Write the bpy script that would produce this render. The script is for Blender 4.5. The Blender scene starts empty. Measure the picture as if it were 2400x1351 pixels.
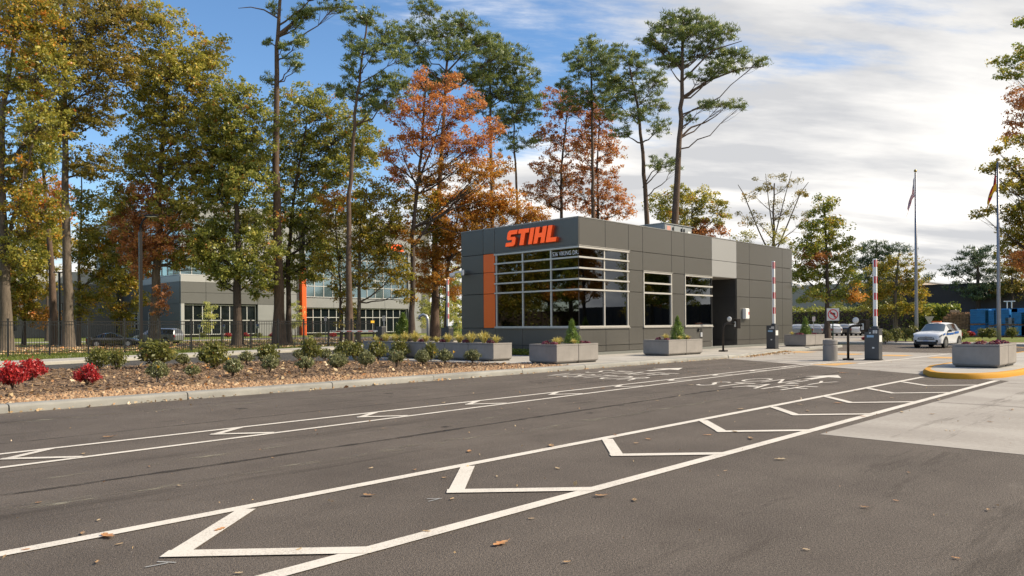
import bpy, math, random
import numpy as np
from mathutils import Vector, Matrix

# ------------------------------------------------------------------ camera, sky, sun, exposure
scene = bpy.context.scene
COL = scene.collection
R = math.radians
F_PX, CX, CY, ROLL, EYE = 1735.0, 1200.0, 762.4, math.atan(0.0073), 1.5
PSI = R(44.417)                       # world X runs along the road, Y to its left; heading of the lens
cam_d = bpy.data.cameras.new('camera'); cam = bpy.data.objects.new('camera', cam_d); COL.objects.link(cam)
cam_d.sensor_width = 36; cam_d.lens = F_PX / 2400 * 36
cam_d.shift_y = (CY - 675.5) / 2400; cam_d.clip_start = 0.05; cam_d.clip_end = 6000
fwd = Vector((math.cos(PSI), math.sin(PSI), 0)); rgt = Vector((math.sin(PSI), -math.cos(PSI), 0)); up = Vector((0, 0, 1))
c_, s_ = math.cos(ROLL), math.sin(ROLL)
r2 = rgt * c_ - up * s_; u2 = up * c_ + rgt * s_
cam.matrix_world = Matrix(((r2.x, u2.x, -fwd.x, 0), (r2.y, u2.y, -fwd.y, 0), (r2.z, u2.z, -fwd.z, EYE), (0, 0, 0, 1)))
scene.camera = cam

SUN_EL, SUN_AZ = R(38), math.atan2(-0.72, 0.69)       # azimuth measured from +X
sun_dir = Vector((math.cos(SUN_EL) * math.cos(SUN_AZ), math.cos(SUN_EL) * math.sin(SUN_AZ), math.sin(SUN_EL)))
sd = bpy.data.lights.new('sun', 'SUN'); sun = bpy.data.objects.new('sun', sd); COL.objects.link(sun)
sd.energy = 3.6; sd.angle = R(0.53); sd.color = (1.0, 0.88, 0.70)
sun.rotation_euler = (-sun_dir).to_track_quat('-Z', 'Y').to_euler()

w = bpy.data.worlds.new('World'); scene.world = w; w.use_nodes = True
nt = w.node_tree; nt.nodes.clear()
def N(t, **k):
    n = nt.nodes.new(t)
    for a, v in k.items(): setattr(n, a, v)
    return n
def L(a, b): nt.links.new(a, b)
def M_(op, a, b=None, clamp=False):
    n = N('ShaderNodeMath', operation=op); n.use_clamp = clamp
    for i, v in enumerate((a, b)):
        if v is None: continue
        if isinstance(v, (int, float)): n.inputs[i].default_value = v
        else: L(v, n.inputs[i])
    return n.outputs[0]
sky = N('ShaderNodeTexSky', sky_type='NISHITA'); sky.sun_disc = False; sky.sun_elevation = SUN_EL
sky.sun_rotation = math.pi / 2 - SUN_AZ; sky.air_density = 1.0; sky.dust_density = 0.25; sky.ozone_density = 3.0
tc = N('ShaderNodeTexCoord'); sep = N('ShaderNodeSeparateXYZ'); L(tc.outputs['Generated'], sep.inputs[0])
zc = M_('ADD', M_('MAXIMUM', sep.outputs[2], 0.0), 0.16)
comb = N('ShaderNodeCombineXYZ'); L(M_('DIVIDE', sep.outputs[0], zc), comb.inputs[0]); L(M_('DIVIDE', sep.outputs[1], zc), comb.inputs[1])
mr0 = N('ShaderNodeMapping'); mr0.inputs['Rotation'].default_value = (0, 0, R(40)); L(comb.outputs[0], mr0.inputs[0])
mp = N('ShaderNodeMapping'); mp.inputs['Scale'].default_value = (0.36, 0.95, 1); mp.inputs['Location'].default_value = (0.4, 5.1, 0)
L(mr0.outputs[0], mp.inputs[0])
n1 = N('ShaderNodeTexNoise'); n1.inputs['Scale'].default_value = 0.75; n1.inputs['Detail'].default_value = 9; n1.inputs['Roughness'].default_value = 0.56; n1.inputs['Distortion'].default_value = 0.35
L(mp.outputs[0], n1.inputs['Vector'])
n2 = N('ShaderNodeTexNoise'); n2.inputs['Scale'].default_value = 5.5; n2.inputs['Detail'].default_value = 8; n2.inputs['Roughness'].default_value = 0.62
L(mp.outputs[0], n2.inputs['Vector'])
# more cover towards the sun's side of the sky, clear blue on the far side
side = M_('ADD', M_('MULTIPLY', sep.outputs[0], 0.72), M_('MULTIPLY', sep.outputs[1], -0.70))
cov = M_('ADD', M_('ADD', M_('MULTIPLY', n1.outputs[0], 1.0), M_('MULTIPLY', n2.outputs[0], 0.36)), M_('MULTIPLY', side, 0.30))
low = M_('MULTIPLY', M_('SUBTRACT', 0.30, sep.outputs[2], True), 0.85)
cov = M_('ADD', cov, low)
mr = N('ShaderNodeMapRange'); mr.interpolation_type = 'SMOOTHSTEP'
mr.inputs['From Min'].default_value = 0.645; mr.inputs['From Max'].default_value = 0.80; L(cov, mr.inputs['Value'])
n3 = N('ShaderNodeTexNoise'); n3.inputs['Scale'].default_value = 2.1; n3.inputs['Detail'].default_value = 8; L(mp.outputs[0], n3.inputs['Vector'])
cr = N('ShaderNodeValToRGB'); L(M_('ADD', M_('MULTIPLY', n3.outputs[0], 0.8), M_('MULTIPLY', n2.outputs[0], 0.2)), cr.inputs[0])
cr.color_ramp.elements[0].position = 0.40; cr.color_ramp.elements[0].color = (0.52, 0.525, 0.54, 1)
cr.color_ramp.elements[1].position = 0.585; cr.color_ramp.elements[1].color = (1.0, 0.965, 0.91, 1)
hs = N('ShaderNodeHueSaturation'); hs.inputs['Saturation'].default_value = 1.12; L(sky.outputs[0], hs.inputs['Color'])
bg1 = N('ShaderNodeBackground'); L(hs.outputs[0], bg1.inputs[0]); bg1.inputs[1].default_value = 0.108
bg2 = N('ShaderNodeBackground'); L(cr.outputs[0], bg2.inputs[0]); bg2.inputs[1].default_value = 0.75
mx = N('ShaderNodeMixShader'); L(mr.outputs[0], mx.inputs[0]); L(bg1.outputs[0], mx.inputs[1]); L(bg2.outputs[0], mx.inputs[2])
wo = N('ShaderNodeOutputWorld'); L(mx.outputs[0], wo.inputs[0])
vs = scene.view_settings
vs.view_transform = 'Standard'; vs.look = 'None'; vs.exposure = 0.80; vs.gamma = 1; vs.use_curve_mapping = False
scene.render.engine = 'CYCLES'
scene.cycles.max_bounces = 6; scene.cycles.transparent_max_bounces = 12

# ------------------------------------------------------------------ surveying helpers (photo sight lines -> metres)
def ray(px, py):
    u = (px - CX) / F_PX; v = (py - CY) / F_PX
    ur = u * c_ - v * s_; vr = u * s_ + v * c_
    return Vector((ur * math.sin(PSI) + math.cos(PSI), -ur * math.cos(PSI) + math.sin(PSI), -vr))
def G(px, py, z=0.0):
    d = ray(px, py); t = (z - EYE) / d.z; return Vector((d.x * t, d.y * t, z))
def AT(px, py, D):
    d = ray(px, py); return Vector((d.x * D, d.y * D, EYE + d.z * D))
def HZ(px): return CY - 0.0073 * (px - CX)
def BASE(px, D, z=0.0):
    p = AT(px, HZ(px), D); return Vector((p.x, p.y, z))
def PY(px, py, Y):
    d = ray(px, py); t = Y / d.y; return Vector((d.x * t, Y, EYE + d.z * t))
def PX(px, py, X):
    d = ray(px, py); t = X / d.x; return Vector((X, d.y * t, EYE + d.z * t))
PXM = lambda D: D / F_PX      # metres per photo pixel at depth D

# ------------------------------------------------------------------ object helpers
def empty(name, loc=(0, 0, 0), rz=0.0, label=None, cat=None, group=None):
    o = bpy.data.objects.new(name, None); COL.objects.link(o); o.location = loc; o.rotation_euler = (0, 0, rz)
    o.empty_display_size = 0.2
    return tag(o, label, cat, group)
def tag(o, label=None, cat=None, group=None, kind=None):
    if label: o['label'] = label
    if cat: o['category'] = cat
    if group: o['group'] = group
    if kind: o['kind'] = kind
    return o
def link(name, me, parent=None, loc=None, rz=0.0, scale=None):
    o = bpy.data.objects.new(name, me); COL.objects.link(o)
    if parent: o.parent = parent
    if loc is not None: o.location = loc
    if rz: o.rotation_euler = (0, 0, rz)
    if scale is not None: o.scale = scale if hasattr(scale, '__len__') else (scale,) * 3
    return o
def copy_tree(o, parent=None, loc=None, rz=None, label=None, group=None):
    c = o.copy(); COL.objects.link(c); c.parent = parent
    if loc is not None: c.location = loc
    if rz is not None: c.rotation_euler = (0, 0, rz)
    if label: c['label'] = label
    if group: c['group'] = group
    for ch in list(o.children): copy_tree(ch, c)
    return c
class MB:
    def __init__(s): s.v = []; s.f = []
    def add(s, vs, fs):
        b = len(s.v); s.v += [tuple(p) for p in vs]; s.f += [tuple(b + i for i in f) for f in fs]; return s
    def box(s, x0, x1, y0, y1, z0, z1):
        return s.add([(x0, y0, z0), (x1, y0, z0), (x1, y1, z0), (x0, y1, z0), (x0, y0, z1), (x1, y0, z1), (x1, y1, z1), (x0, y1, z1)],
                     [(0, 3, 2, 1), (4, 5, 6, 7), (0, 1, 5, 4), (1, 2, 6, 5), (2, 3, 7, 6), (3, 0, 4, 7)])
    def frustum(s, x0, x1, y0, y1, z0, z1, i):
        return s.add([(x0 + i, y0 + i, z0), (x1 - i, y0 + i, z0), (x1 - i, y1 - i, z0), (x0 + i, y1 - i, z0), (x0, y0, z1), (x1, y0, z1), (x1, y1, z1), (x0, y1, z1)],
                     [(0, 3, 2, 1), (4, 5, 6, 7), (0, 1, 5, 4), (1, 2, 6, 5), (2, 3, 7, 6), (3, 0, 4, 7)])
    def prism(s, poly, a, b, axis='z'):
        def P(u, v, w): return (u, v, w) if axis == 'z' else ((w, u, v) if axis == 'x' else (u, w, v))
        n = len(poly)
        vs = [P(u, v, a) for u, v in poly] + [P(u, v, b) for u, v in poly]
        fs = [tuple(range(n))[::-1], tuple(range(n, 2 * n))] + [(i, (i + 1) % n, n + (i + 1) % n, n + i) for i in range(n)]
        return s.add(vs, fs)
    def sheet(s, poly, z): return s.add([(x, y, z) for x, y in poly], [tuple(range(len(poly)))])
    def tube(s, pts, rad, n=8, cap=True):
        pts = [Vector(p) for p in pts]
        if not hasattr(rad, '__len__'): rad = [rad] * len(pts)
        b = len(s.v); prev = None
        for i, p in enumerate(pts):
            t = (pts[min(i + 1, len(pts) - 1)] - pts[max(i - 1, 0)]).normalized()
            a = Vector((1, 0, 0)) if abs(t.x) < 0.8 else Vector((0, 1, 0))
            if prev is not None: a = prev
            e1 = (a - t * a.dot(t)).normalized(); e2 = t.cross(e1); prev = e1
            for k in range(n):
                q = p + (e1 * math.cos(2 * math.pi * k / n) + e2 * math.sin(2 * math.pi * k / n)) * rad[i]
                s.v.append(tuple(q))
        for i in range(len(pts) - 1):
            for k in range(n):
                s.f.append((b + i * n + k, b + i * n + (k + 1) % n, b + (i + 1) * n + (k + 1) % n, b + (i + 1) * n + k))
        if cap:
            s.f.append(tuple(b + k for k in range(n))[::-1]); s.f.append(tuple(b + (len(pts) - 1) * n + k for k in range(n)))
        return s
    def lathe(s, prof, n=20, c=(0, 0, 0), axis='z'):
        b = len(s.v); m = len(prof)
        for r, h in prof:
            for k in range(n):
                a = 2 * math.pi * k / n; u, v = r * math.cos(a), r * math.sin(a)
                p = (u, v, h) if axis == 'z' else ((u, h, v) if axis == 'y' else (h, u, v))
                s.v.append((c[0] + p[0], c[1] + p[1], c[2] + p[2]))
        for i in range(m - 1):
            for k in range(n): s.f.append((b + i * n + k, b + i * n + (k + 1) % n, b + (i + 1) * n + (k + 1) % n, b + (i + 1) * n + k))
        s.f.append(tuple(b + k for k in range(n))[::-1]); s.f.append(tuple(b + (m - 1) * n + k for k in range(n)))
        return s
    def mesh(s, name, mat, smooth=False):
        me = bpy.data.meshes.new(name); me.from_pydata(s.v, [], s.f); me.update()
        if mat: me.materials.append(mat)
        if smooth: me.shade_smooth()
        return me
    def build(s, name, mat, parent=None, loc=None, rz=0.0, smooth=False, bevel=0.0, seg=2):
        o = link(name, s.mesh(name, mat, smooth), parent, loc, rz)
        if bevel:
            m = o.modifiers.new('bevel', 'BEVEL'); m.width = bevel; m.segments = seg; m.limit_method = 'ANGLE'; m.angle_limit = R(40)
        return o
def smooth_by_angle(o, deg=40):
    me = o.data; me.shade_smooth()
    try: me.set_sharp_from_angle(angle=R(deg))
    except Exception: pass
def np_mesh(name, V, k, mat, tone=None, smooth=False):
    V = np.asarray(V, dtype=np.float32).reshape(-1, 3); n = len(V)
    me = bpy.data.meshes.new(name)
    me.vertices.add(n); me.vertices.foreach_set('co', V.ravel())
    me.loops.add(n); me.loops.foreach_set('vertex_index', np.arange(n, dtype=np.int32))
    m = n // k
    me.polygons.add(m); me.polygons.foreach_set('loop_start', np.arange(m, dtype=np.int32) * k)
    me.update(calc_edges=True)
    if tone is not None:
        a = me.attributes.new('tone', 'FLOAT', 'FACE'); a.data.foreach_set('value', np.asarray(tone, dtype=np.float32))
    if mat: me.materials.append(mat)
    return me
def idx_mesh(name, V, Fc, mat, tone=None):
    V = np.asarray(V, dtype=np.float32).reshape(-1, 3); Fc = np.asarray(Fc, dtype=np.int32)
    me = bpy.data.meshes.new(name); me.vertices.add(len(V)); me.vertices.foreach_set('co', V.ravel())
    me.loops.add(Fc.size); me.loops.foreach_set('vertex_index', Fc.ravel()); me.polygons.add(len(Fc))
    me.polygons.foreach_set('loop_start', np.arange(len(Fc), dtype=np.int32) * Fc.shape[1]); me.update(calc_edges=True)
    if tone is not None:
        a = me.attributes.new('tone', 'FLOAT', 'FACE'); a.data.foreach_set('value', np.asarray(tone, dtype=np.float32))
    me.materials.append(mat); return me
def text_mesh(name, s, size, mat, extrude=0.0, align='LEFT', spacing=1.0, bold=0.0):
    cu = bpy.data.curves.new(name, 'FONT'); cu.body = s; cu.size = size; cu.extrude = extrude; cu.align_x = align; cu.space_character = spacing; cu.offset = bold
    cu.resolution_u = 3
    ob = bpy.data.objects.new(name, cu); COL.objects.link(ob)
    dg = bpy.context.evaluated_depsgraph_get(); me = bpy.data.meshes.new_from_object(ob.evaluated_get(dg))
    bpy.data.objects.remove(ob); bpy.data.curves.remove(cu)
    me.materials.clear(); me.materials.append(mat); return me

# ------------------------------------------------------------------ materials
MAT = {}
def mat_new(name):
    m = bpy.data.materials.new(name); m.use_nodes = True; t = m.node_tree; b = t.nodes['Principled BSDF']; MAT[name] = m
    return m, t, b
def mat(name, col, rough=0.6, metal=0.0, var=0.0, vscale=6.0, bump=0.0, bscale=60.0, spec=0.5, col2=None, coord='Object', stretch=None, coat=0.0):
    if name in MAT: return MAT[name]
    m, t, b = mat_new(name)
    b.inputs['Base Color'].default_value = (*col, 1); b.inputs['Roughness'].default_value = rough; b.inputs['Metallic'].default_value = metal
    b.inputs['Specular IOR Level'].default_value = spec; b.inputs['Coat Weight'].default_value = coat
    tcn = t.nodes.new('ShaderNodeTexCoord'); src = tcn.outputs[coord]
    if stretch:
        mpn = t.nodes.new('ShaderNodeMapping'); mpn.inputs['Scale'].default_value = stretch; t.links.new(src, mpn.inputs[0]); src = mpn.outputs[0]
    if var:
        nz = t.nodes.new('ShaderNodeTexNoise'); nz.inputs['Scale'].default_value = vscale; nz.inputs['Detail'].default_value = 6; nz.inputs['Roughness'].default_value = 0.65
        t.links.new(src, nz.inputs['Vector'])
        rp = t.nodes.new('ShaderNodeValToRGB'); rp.color_ramp.elements[0].position = 0.3; rp.color_ramp.elements[1].position = 0.7
        c2 = col2 or tuple(min(1, c * (1 + var)) for c in col); c1 = tuple(c * (1 - var) for c in col) if not col2 else col
        rp.color_ramp.elements[0].color = (*c1, 1); rp.color_ramp.elements[1].color = (*c2, 1)
        t.links.new(nz.outputs[0], rp.inputs[0]); t.links.new(rp.outputs[0], b.inputs['Base Color'])
    if bump:
        nb = t.nodes.new('ShaderNodeTexNoise'); nb.inputs['Scale'].default_value = bscale; nb.inputs['Detail'].default_value = 5
        t.links.new(src, nb.inputs['Vector']); bp = t.nodes.new('ShaderNodeBump'); bp.inputs['Strength'].default_value = bump; bp.inputs['Distance'].default_value = 0.02
        t.links.new(nb.outputs[0], bp.inputs['Height']); t.links.new(bp.outputs[0], b.inputs['Normal'])
    return m
def leaf_mat(name, stops, trans=0.38, rough=0.40, gain=1.0):
    stops = [(p, tuple(min(.8, x * gain) for x in c)) for p, c in stops]
    m, t, b = mat_new(name)
    at = t.nodes.new('ShaderNodeAttribute'); at.attribute_name = 'tone'
    rp = t.nodes.new('ShaderNodeValToRGB'); el = rp.color_ramp.elements
    while len(el) > 1: el.remove(el[0])
    el[0].position = stops[0][0]; el[0].color = (*stops[0][1], 1)
    for p, c in stops[1:]:
        e = el.new(p); e.color = (*c, 1)
    t.links.new(at.outputs['Fac'], rp.inputs[0]); t.links.new(rp.outputs[0], b.inputs['Base Color'])
    b.inputs['Roughness'].default_value = rough; b.inputs['Specular IOR Level'].default_value = 0.55
    tr = t.nodes.new('ShaderNodeBsdfTranslucent'); t.links.new(rp.outputs[0], tr.inputs[0])
    ms = t.nodes.new('ShaderNodeMixShader'); ms.inputs[0].default_value = trans
    t.links.new(b.outputs[0], ms.inputs[1]); t.links.new(tr.outputs[0], ms.inputs[2]); t.links.new(ms.outputs[0], t.nodes['Material Output'].inputs[0])
    return m
def glass_mat(name, tint=(0.25, 0.32, 0.33), refl=(0.9, 0.95, 1.0), ior=1.9):
    m, t, b = mat_new(name)
    tr = t.nodes.new('ShaderNodeBsdfTransparent'); tr.inputs[0].default_value = (*tint, 1)
    gl = t.nodes.new('ShaderNodeBsdfGlossy'); gl.inputs[0].default_value = (*refl, 1); gl.inputs['Roughness'].default_value = 0.015
    fr = t.nodes.new('ShaderNodeFresnel'); fr.inputs[0].default_value = ior
    ms = t.nodes.new('ShaderNodeMixShader'); t.links.new(fr.outputs[0], ms.inputs[0]); t.links.new(tr.outputs[0], ms.inputs[1]); t.links.new(gl.outputs[0], ms.inputs[2])
    t.links.new(ms.outputs[0], t.nodes['Material Output'].inputs[0]); return m

def asphalt_mat(name, base, light, speck):
    m, t, b = mat_new(name); ln = t.links.new
    def nd(ty, **k):
        n = t.nodes.new(ty)
        for a, v in k.items(): n.inputs[a].default_value = v
        return n
    geo = t.nodes.new('ShaderNodeNewGeometry'); P = geo.outputs['Position']
    st = nd('ShaderNodeMapping', Scale=(0.10, 0.9, 1)); ln(P, st.inputs[0])
    a = nd('ShaderNodeTexNoise', Scale=0.9, Detail=5, Roughness=0.6); ln(st.outputs[0], a.inputs['Vector'])      # tyre-worn lanes
    c = nd('ShaderNodeTexNoise', Scale=0.55, Detail=8, Roughness=0.7); ln(P, c.inputs['Vector'])                 # patches
    g = nd('ShaderNodeTexNoise', Scale=58, Detail=5, Roughness=0.85); ln(P, g.inputs['Vector'])                   # aggregate
    g2 = nd('ShaderNodeTexVoronoi', Scale=150); ln(P, g2.inputs['Vector'])
    ad = nd('ShaderNodeMath'); ad.operation = 'MULTIPLY_ADD'; ad.inputs[1].default_value = 0.55; ln(a.outputs[0], ad.inputs[0]); ln(c.outputs[0], ad.inputs[2])
    r1 = t.nodes.new('ShaderNodeValToRGB'); r1.color_ramp.elements[0].position = 0.55; r1.color_ramp.elements[1].position = 1.0
    r1.color_ramp.elements[0].color = (*base, 1); r1.color_ramp.elements[1].color = (*light, 1); ln(ad.outputs[0], r1.inputs[0])
    r2 = t.nodes.new('ShaderNodeValToRGB'); r2.color_ramp.elements[0].position = 0.38; r2.color_ramp.elements[1].position = 0.66
    r2.color_ramp.elements[0].color = (0.45, 0.45, 0.45, 1); r2.color_ramp.elements[1].color = (1.55, 1.52, 1.48, 1); ln(g.outputs[0], r2.inputs[0])
    mu = t.nodes.new('ShaderNodeMix'); mu.data_type = 'RGBA'; mu.blend_type = 'MULTIPLY'; mu.inputs[0].default_value = 1
    ln(r1.outputs[0], mu.inputs[6]); ln(r2.outputs[0], mu.inputs[7])
    sm_ = nd('ShaderNodeMapping', Scale=(0.32, 1.6, 1)); ln(P, sm_.inputs[0])
    s1 = nd('ShaderNodeTexNoise', Scale=1.4, Detail=9, Roughness=0.78); ln(sm_.outputs[0], s1.inputs['Vector'])
    rs = t.nodes.new('ShaderNodeValToRGB'); rs.color_ramp.elements[0].position = 0.60; rs.color_ramp.elements[0].color = (0, 0, 0, 1); rs.color_ramp.elements[1].position = 0.78; rs.color_ramp.elements[1].color = (.55, .55, .55, 1); ln(s1.outputs[0], rs.inputs[0])
    m0 = t.nodes.new('ShaderNodeMix'); m0.data_type = 'RGBA'; ln(rs.outputs[0], m0.inputs[0]); ln(mu.outputs[2], m0.inputs[6]); m0.inputs[7].default_value = (light[0] * 1.7, light[1] * 1.75, light[2] * 1.75, 1)
    s2 = nd('ShaderNodeTexNoise', Scale=0.8, Detail=7, Roughness=0.72); ln(P, s2.inputs['Vector'])
    rd = t.nodes.new('ShaderNodeValToRGB'); rd.color_ramp.elements[0].position = 0.62; rd.color_ramp.elements[0].color = (1, 1, 1, 1); rd.color_ramp.elements[1].position = 0.74; rd.color_ramp.elements[1].color = (.70, .69, .68, 1); ln(s2.outputs[0], rd.inputs[0])
    mq = t.nodes.new('ShaderNodeMix'); mq.data_type = 'RGBA'; mq.blend_type = 'MULTIPLY'; mq.inputs[0].default_value = 1; ln(m0.outputs[2], mq.inputs[6]); ln(rd.outputs[0], mq.inputs[7]); mu = mq
    wn = nd('ShaderNodeTexNoise', Scale=42, Detail=2); ln(P, wn.inputs['Vector'])
    gt = nd('ShaderNodeMath'); gt.operation = 'GREATER_THAN'; gt.inputs[1].default_value = 0.735; ln(wn.outputs[0], gt.inputs[0])
    m2 = t.nodes.new('ShaderNodeMix'); m2.data_type = 'RGBA'; ln(gt.outputs[0], m2.inputs[0]); ln(mu.outputs[2], m2.inputs[6]); m2.inputs[7].default_value = (*speck, 1)
    ln(m2.outputs[2], b.inputs['Base Color']); b.inputs['Roughness'].default_value = 0.85; b.inputs['Specular IOR Level'].default_value = 0.3
    bp = nd('ShaderNodeBump', Strength=0.75, Distance=0.010); sm = nd('ShaderNodeMath'); sm.operation = 'ADD'; ln(g.outputs[0], sm.inputs[0]); ln(g2.outputs['Distance'], sm.inputs[1])
    ln(sm.outputs[0], bp.inputs['Height']); ln(bp.outputs[0], b.inputs['Normal']); return m

def ground_mat(name, cols, scale, fine, bump=0.5, rough=0.9, stretch=(1, 1, 1)):
    m, t, b = mat_new(name); ln = t.links.new
    geo = t.nodes.new('ShaderNodeNewGeometry'); mp_ = t.nodes.new('ShaderNodeMapping'); mp_.inputs['Scale'].default_value = stretch; ln(geo.outputs['Position'], mp_.inputs[0]); P = mp_.outputs[0]
    a = t.nodes.new('ShaderNodeTexNoise'); a.inputs['Scale'].default_value = scale; a.inputs['Detail'].default_value = 6; ln(P, a.inputs['Vector'])
    f = t.nodes.new('ShaderNodeTexNoise'); f.inputs['Scale'].default_value = fine; f.inputs['Detail'].default_value = 4; f.inputs['Roughness'].default_value = 0.7; ln(P, f.inputs['Vector'])
    mm = t.nodes.new('ShaderNodeMath'); mm.operation = 'MULTIPLY_ADD'; mm.inputs[1].default_value = 0.8; ln(f.outputs[0], mm.inputs[0]); ln(a.outputs[0], mm.inputs[2])
    rp = t.nodes.new('ShaderNodeValToRGB'); el = rp.color_ramp.elements; n = len(cols)
    while len(el) > 1: el.remove(el[0])
    el[0].position = 0.55; el[0].color = (*cols[0], 1)
    for i in range(1, n):
        e = el.new(0.55 + 0.7 * i / (n - 1) * 1.0 if n > 1 else 1); e.color = (*cols[i], 1)
    ln(mm.outputs[0], rp.inputs[0]); ln(rp.outputs[0], b.inputs['Base Color']); b.inputs['Roughness'].default_value = rough; b.inputs['Specular IOR Level'].default_value = 0.25
    bp = t.nodes.new('ShaderNodeBump'); bp.inputs['Strength'].default_value = bump; bp.inputs['Distance'].default_value = 0.02; ln(f.outputs[0], bp.inputs['Height']); ln(bp.outputs[0], b.inputs['Normal'])
    return m
def paint_mat(name, col, under, wear=0.62):
    m, t, b = mat_new(name); ln = t.links.new
    geo = t.nodes.new('ShaderNodeNewGeometry')
    f = t.nodes.new('ShaderNodeTexNoise'); f.inputs['Scale'].default_value = 70; f.inputs['Detail'].default_value = 5; f.inputs['Roughness'].default_value = 0.8; ln(geo.outputs['Position'], f.inputs['Vector'])
    a = t.nodes.new('ShaderNodeTexNoise'); a.inputs['Scale'].default_value = 1.7; a.inputs['Detail'].default_value = 4; ln(geo.outputs['Position'], a.inputs['Vector'])
    mm = t.nodes.new('ShaderNodeMath'); mm.operation = 'MULTIPLY_ADD'; mm.inputs[1].default_value = 0.35; ln(a.outputs[0], mm.inputs[0]); ln(f.outputs[0], mm.inputs[2])
    rp = t.nodes.new('ShaderNodeValToRGB'); rp.color_ramp.elements[0].position = wear; rp.color_ramp.elements[0].color = (*col, 1)
    rp.color_ramp.elements[1].position = wear + 0.28; rp.color_ramp.elements[1].color = (*under, 1); ln(mm.outputs[0], rp.inputs[0]); ln(rp.outputs[0], b.inputs['Base Color'])
    b.inputs['Roughness'].default_value = 0.7; b.inputs['Specular IOR Level'].default_value = 0.3
    bp = t.nodes.new('ShaderNodeBump'); bp.inputs['Strength'].default_value = 0.3; bp.inputs['Distance'].default_value = 0.006; ln(f.outputs[0], bp.inputs['Height']); ln(bp.outputs[0], b.inputs['Normal'])
    return m

def mask_mat(name, col, scale, lo, hi, stretch, rough=0.85):
    """thin stain: noise-shaped cover over the surface below"""
    m, t, b = mat_new(name); ln = t.links.new; geo = t.nodes.new('ShaderNodeNewGeometry'); mp_ = t.nodes.new('ShaderNodeMapping'); mp_.inputs['Scale'].default_value = stretch; ln(geo.outputs['Position'], mp_.inputs[0])
    n = t.nodes.new('ShaderNodeTexNoise'); n.inputs['Scale'].default_value = scale; n.inputs['Detail'].default_value = 8; n.inputs['Roughness'].default_value = 0.75; ln(mp_.outputs[0], n.inputs['Vector'])
    r = t.nodes.new('ShaderNodeMapRange'); r.inputs['From Min'].default_value = lo; r.inputs['From Max'].default_value = hi; ln(n.outputs[0], r.inputs['Value'])
    b.inputs['Base Color'].default_value = (*col, 1); b.inputs['Roughness'].default_value = rough; b.inputs['Specular IOR Level'].default_value = 0.25; ln(r.outputs[0], b.inputs['Alpha']); return m
# ------------------------------------------------------------------ the setting
asph = asphalt_mat('asphalt', (0.102, 0.085, 0.072), (0.164, 0.139, 0.118), (0.40, 0.345, 0.29))
asph2 = asphalt_mat('asphalt_grey', (0.060, 0.056, 0.052), (0.105, 0.098, 0.09), (0.3, 0.28, 0.26))
conc = ground_mat('concrete_paving', [(0.25, 0.225, 0.198), (0.33, 0.30, 0.265), (0.38, 0.35, 0.31)], 0.7, 40, 0.25, 0.85, (1.0, 0.35, 1))
walkm = ground_mat('concrete_walk', [(0.30, 0.28, 0.25), (0.38, 0.355, 0.315), (0.42, 0.395, 0.355)], 0.8, 35, 0.2, 0.85)
kerbm = mat('kerb_concrete', (0.28, 0.27, 0.24), 0.85, var=0.28, vscale=2.2, bump=0.3, bscale=70, coord='Object', stretch=(0.35, 1, 1))
lawn = ground_mat('lawn_grass', [(0.055, 0.075, 0.012), (0.11, 0.15, 0.022), (0.17, 0.19, 0.035), (0.20, 0.17, 0.06)], 0.35, 26, 1.0, 0.95)
mulch = ground_mat('bark_mulch', [(0.10, 0.064, 0.04), (0.19, 0.125, 0.078), (0.29, 0.195, 0.12)], 0.9, 22, 1.0, 0.95)
gravm = leaf_mat('river_gravel', [(0.0, (0.20, 0.105, 0.05)), (0.35, (0.32, 0.185, 0.095)), (0.7, (0.40, 0.26, 0.145)), (1.0, (0.47, 0.35, 0.22))], 0.0, 0.8)
chipm = leaf_mat('bark_chip', [(0.0, (0.07, 0.042, 0.026)), (0.5, (0.20, 0.13, 0.08)), (0.85, (0.33, 0.22, 0.13)), (1.0, (0.45, 0.31, 0.18))], 0.0, 0.85)
white = paint_mat('road_paint_white', (0.67, 0.62, 0.545), (0.26, 0.225, 0.19), 0.66)
yellow = paint_mat('road_paint_yellow', (0.62, 0.33, 0.08), (0.40, 0.30, 0.18), 0.62)
kyellow = paint_mat('kerb_paint_yellow', (0.55, 0.265, 0.02), (0.16, 0.10, 0.04), 0.74)
soil = mat('potting_soil', (0.03, 0.02, 0.014), 0.95, var=0.4, vscale=20, bump=0.6, bscale=40)

def struct(name, mb, m, parent=None, label=None, bevel=0.0):
    o = mb.build(name, m, parent, bevel=bevel)
    if parent is None: o['kind'] = 'structure'
    if label: o['label'] = label
    return o
struct('ground', MB().sheet([(-900, -900), (1500, -900), (1500, 1500), (-900, 1500)], -0.03), lawn)
road = struct('road', MB().sheet([(-60, -60), (53.3, -60), (53.3, 17.2), (47, 24), (47, 60), (60, 60), (60, 95), (44, 95), (44, 17.2), (30, 15.7), (-60, 15.7)], 0.0), asph)
struct('gate_apron', MB().sheet([(29.4, 16.4), (22.6, 5.2), (22.0, 4.1), (10.0, 4.02), (9.75, -6), (9.5, -40), (39.5, -40), (39.5, 17.0), (33, 17.0)], 0.004), conc)
struct('back_road', MB().sheet([(-60, 28.9), (14, 28.9), (17.6, 23.2), (24.4, 23.4), (24.4, 29), (44, 29), (44, 60), (30.6, 42.6), (6.6, 34.4), (-60, 33)], 0.0), asph2)
struct('drive', MB().sheet([(-40, 63.2), (30, 60.3), (44, 58), (44, 62), (30, 64.2), (-40, 67.8)], -0.015), conc)
struct('forecourt_path', MB().sheet([(15, 93), (44, 80), (110, 84), (110, 92), (46, 88), (18, 98)], -0.012), conc)

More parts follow.
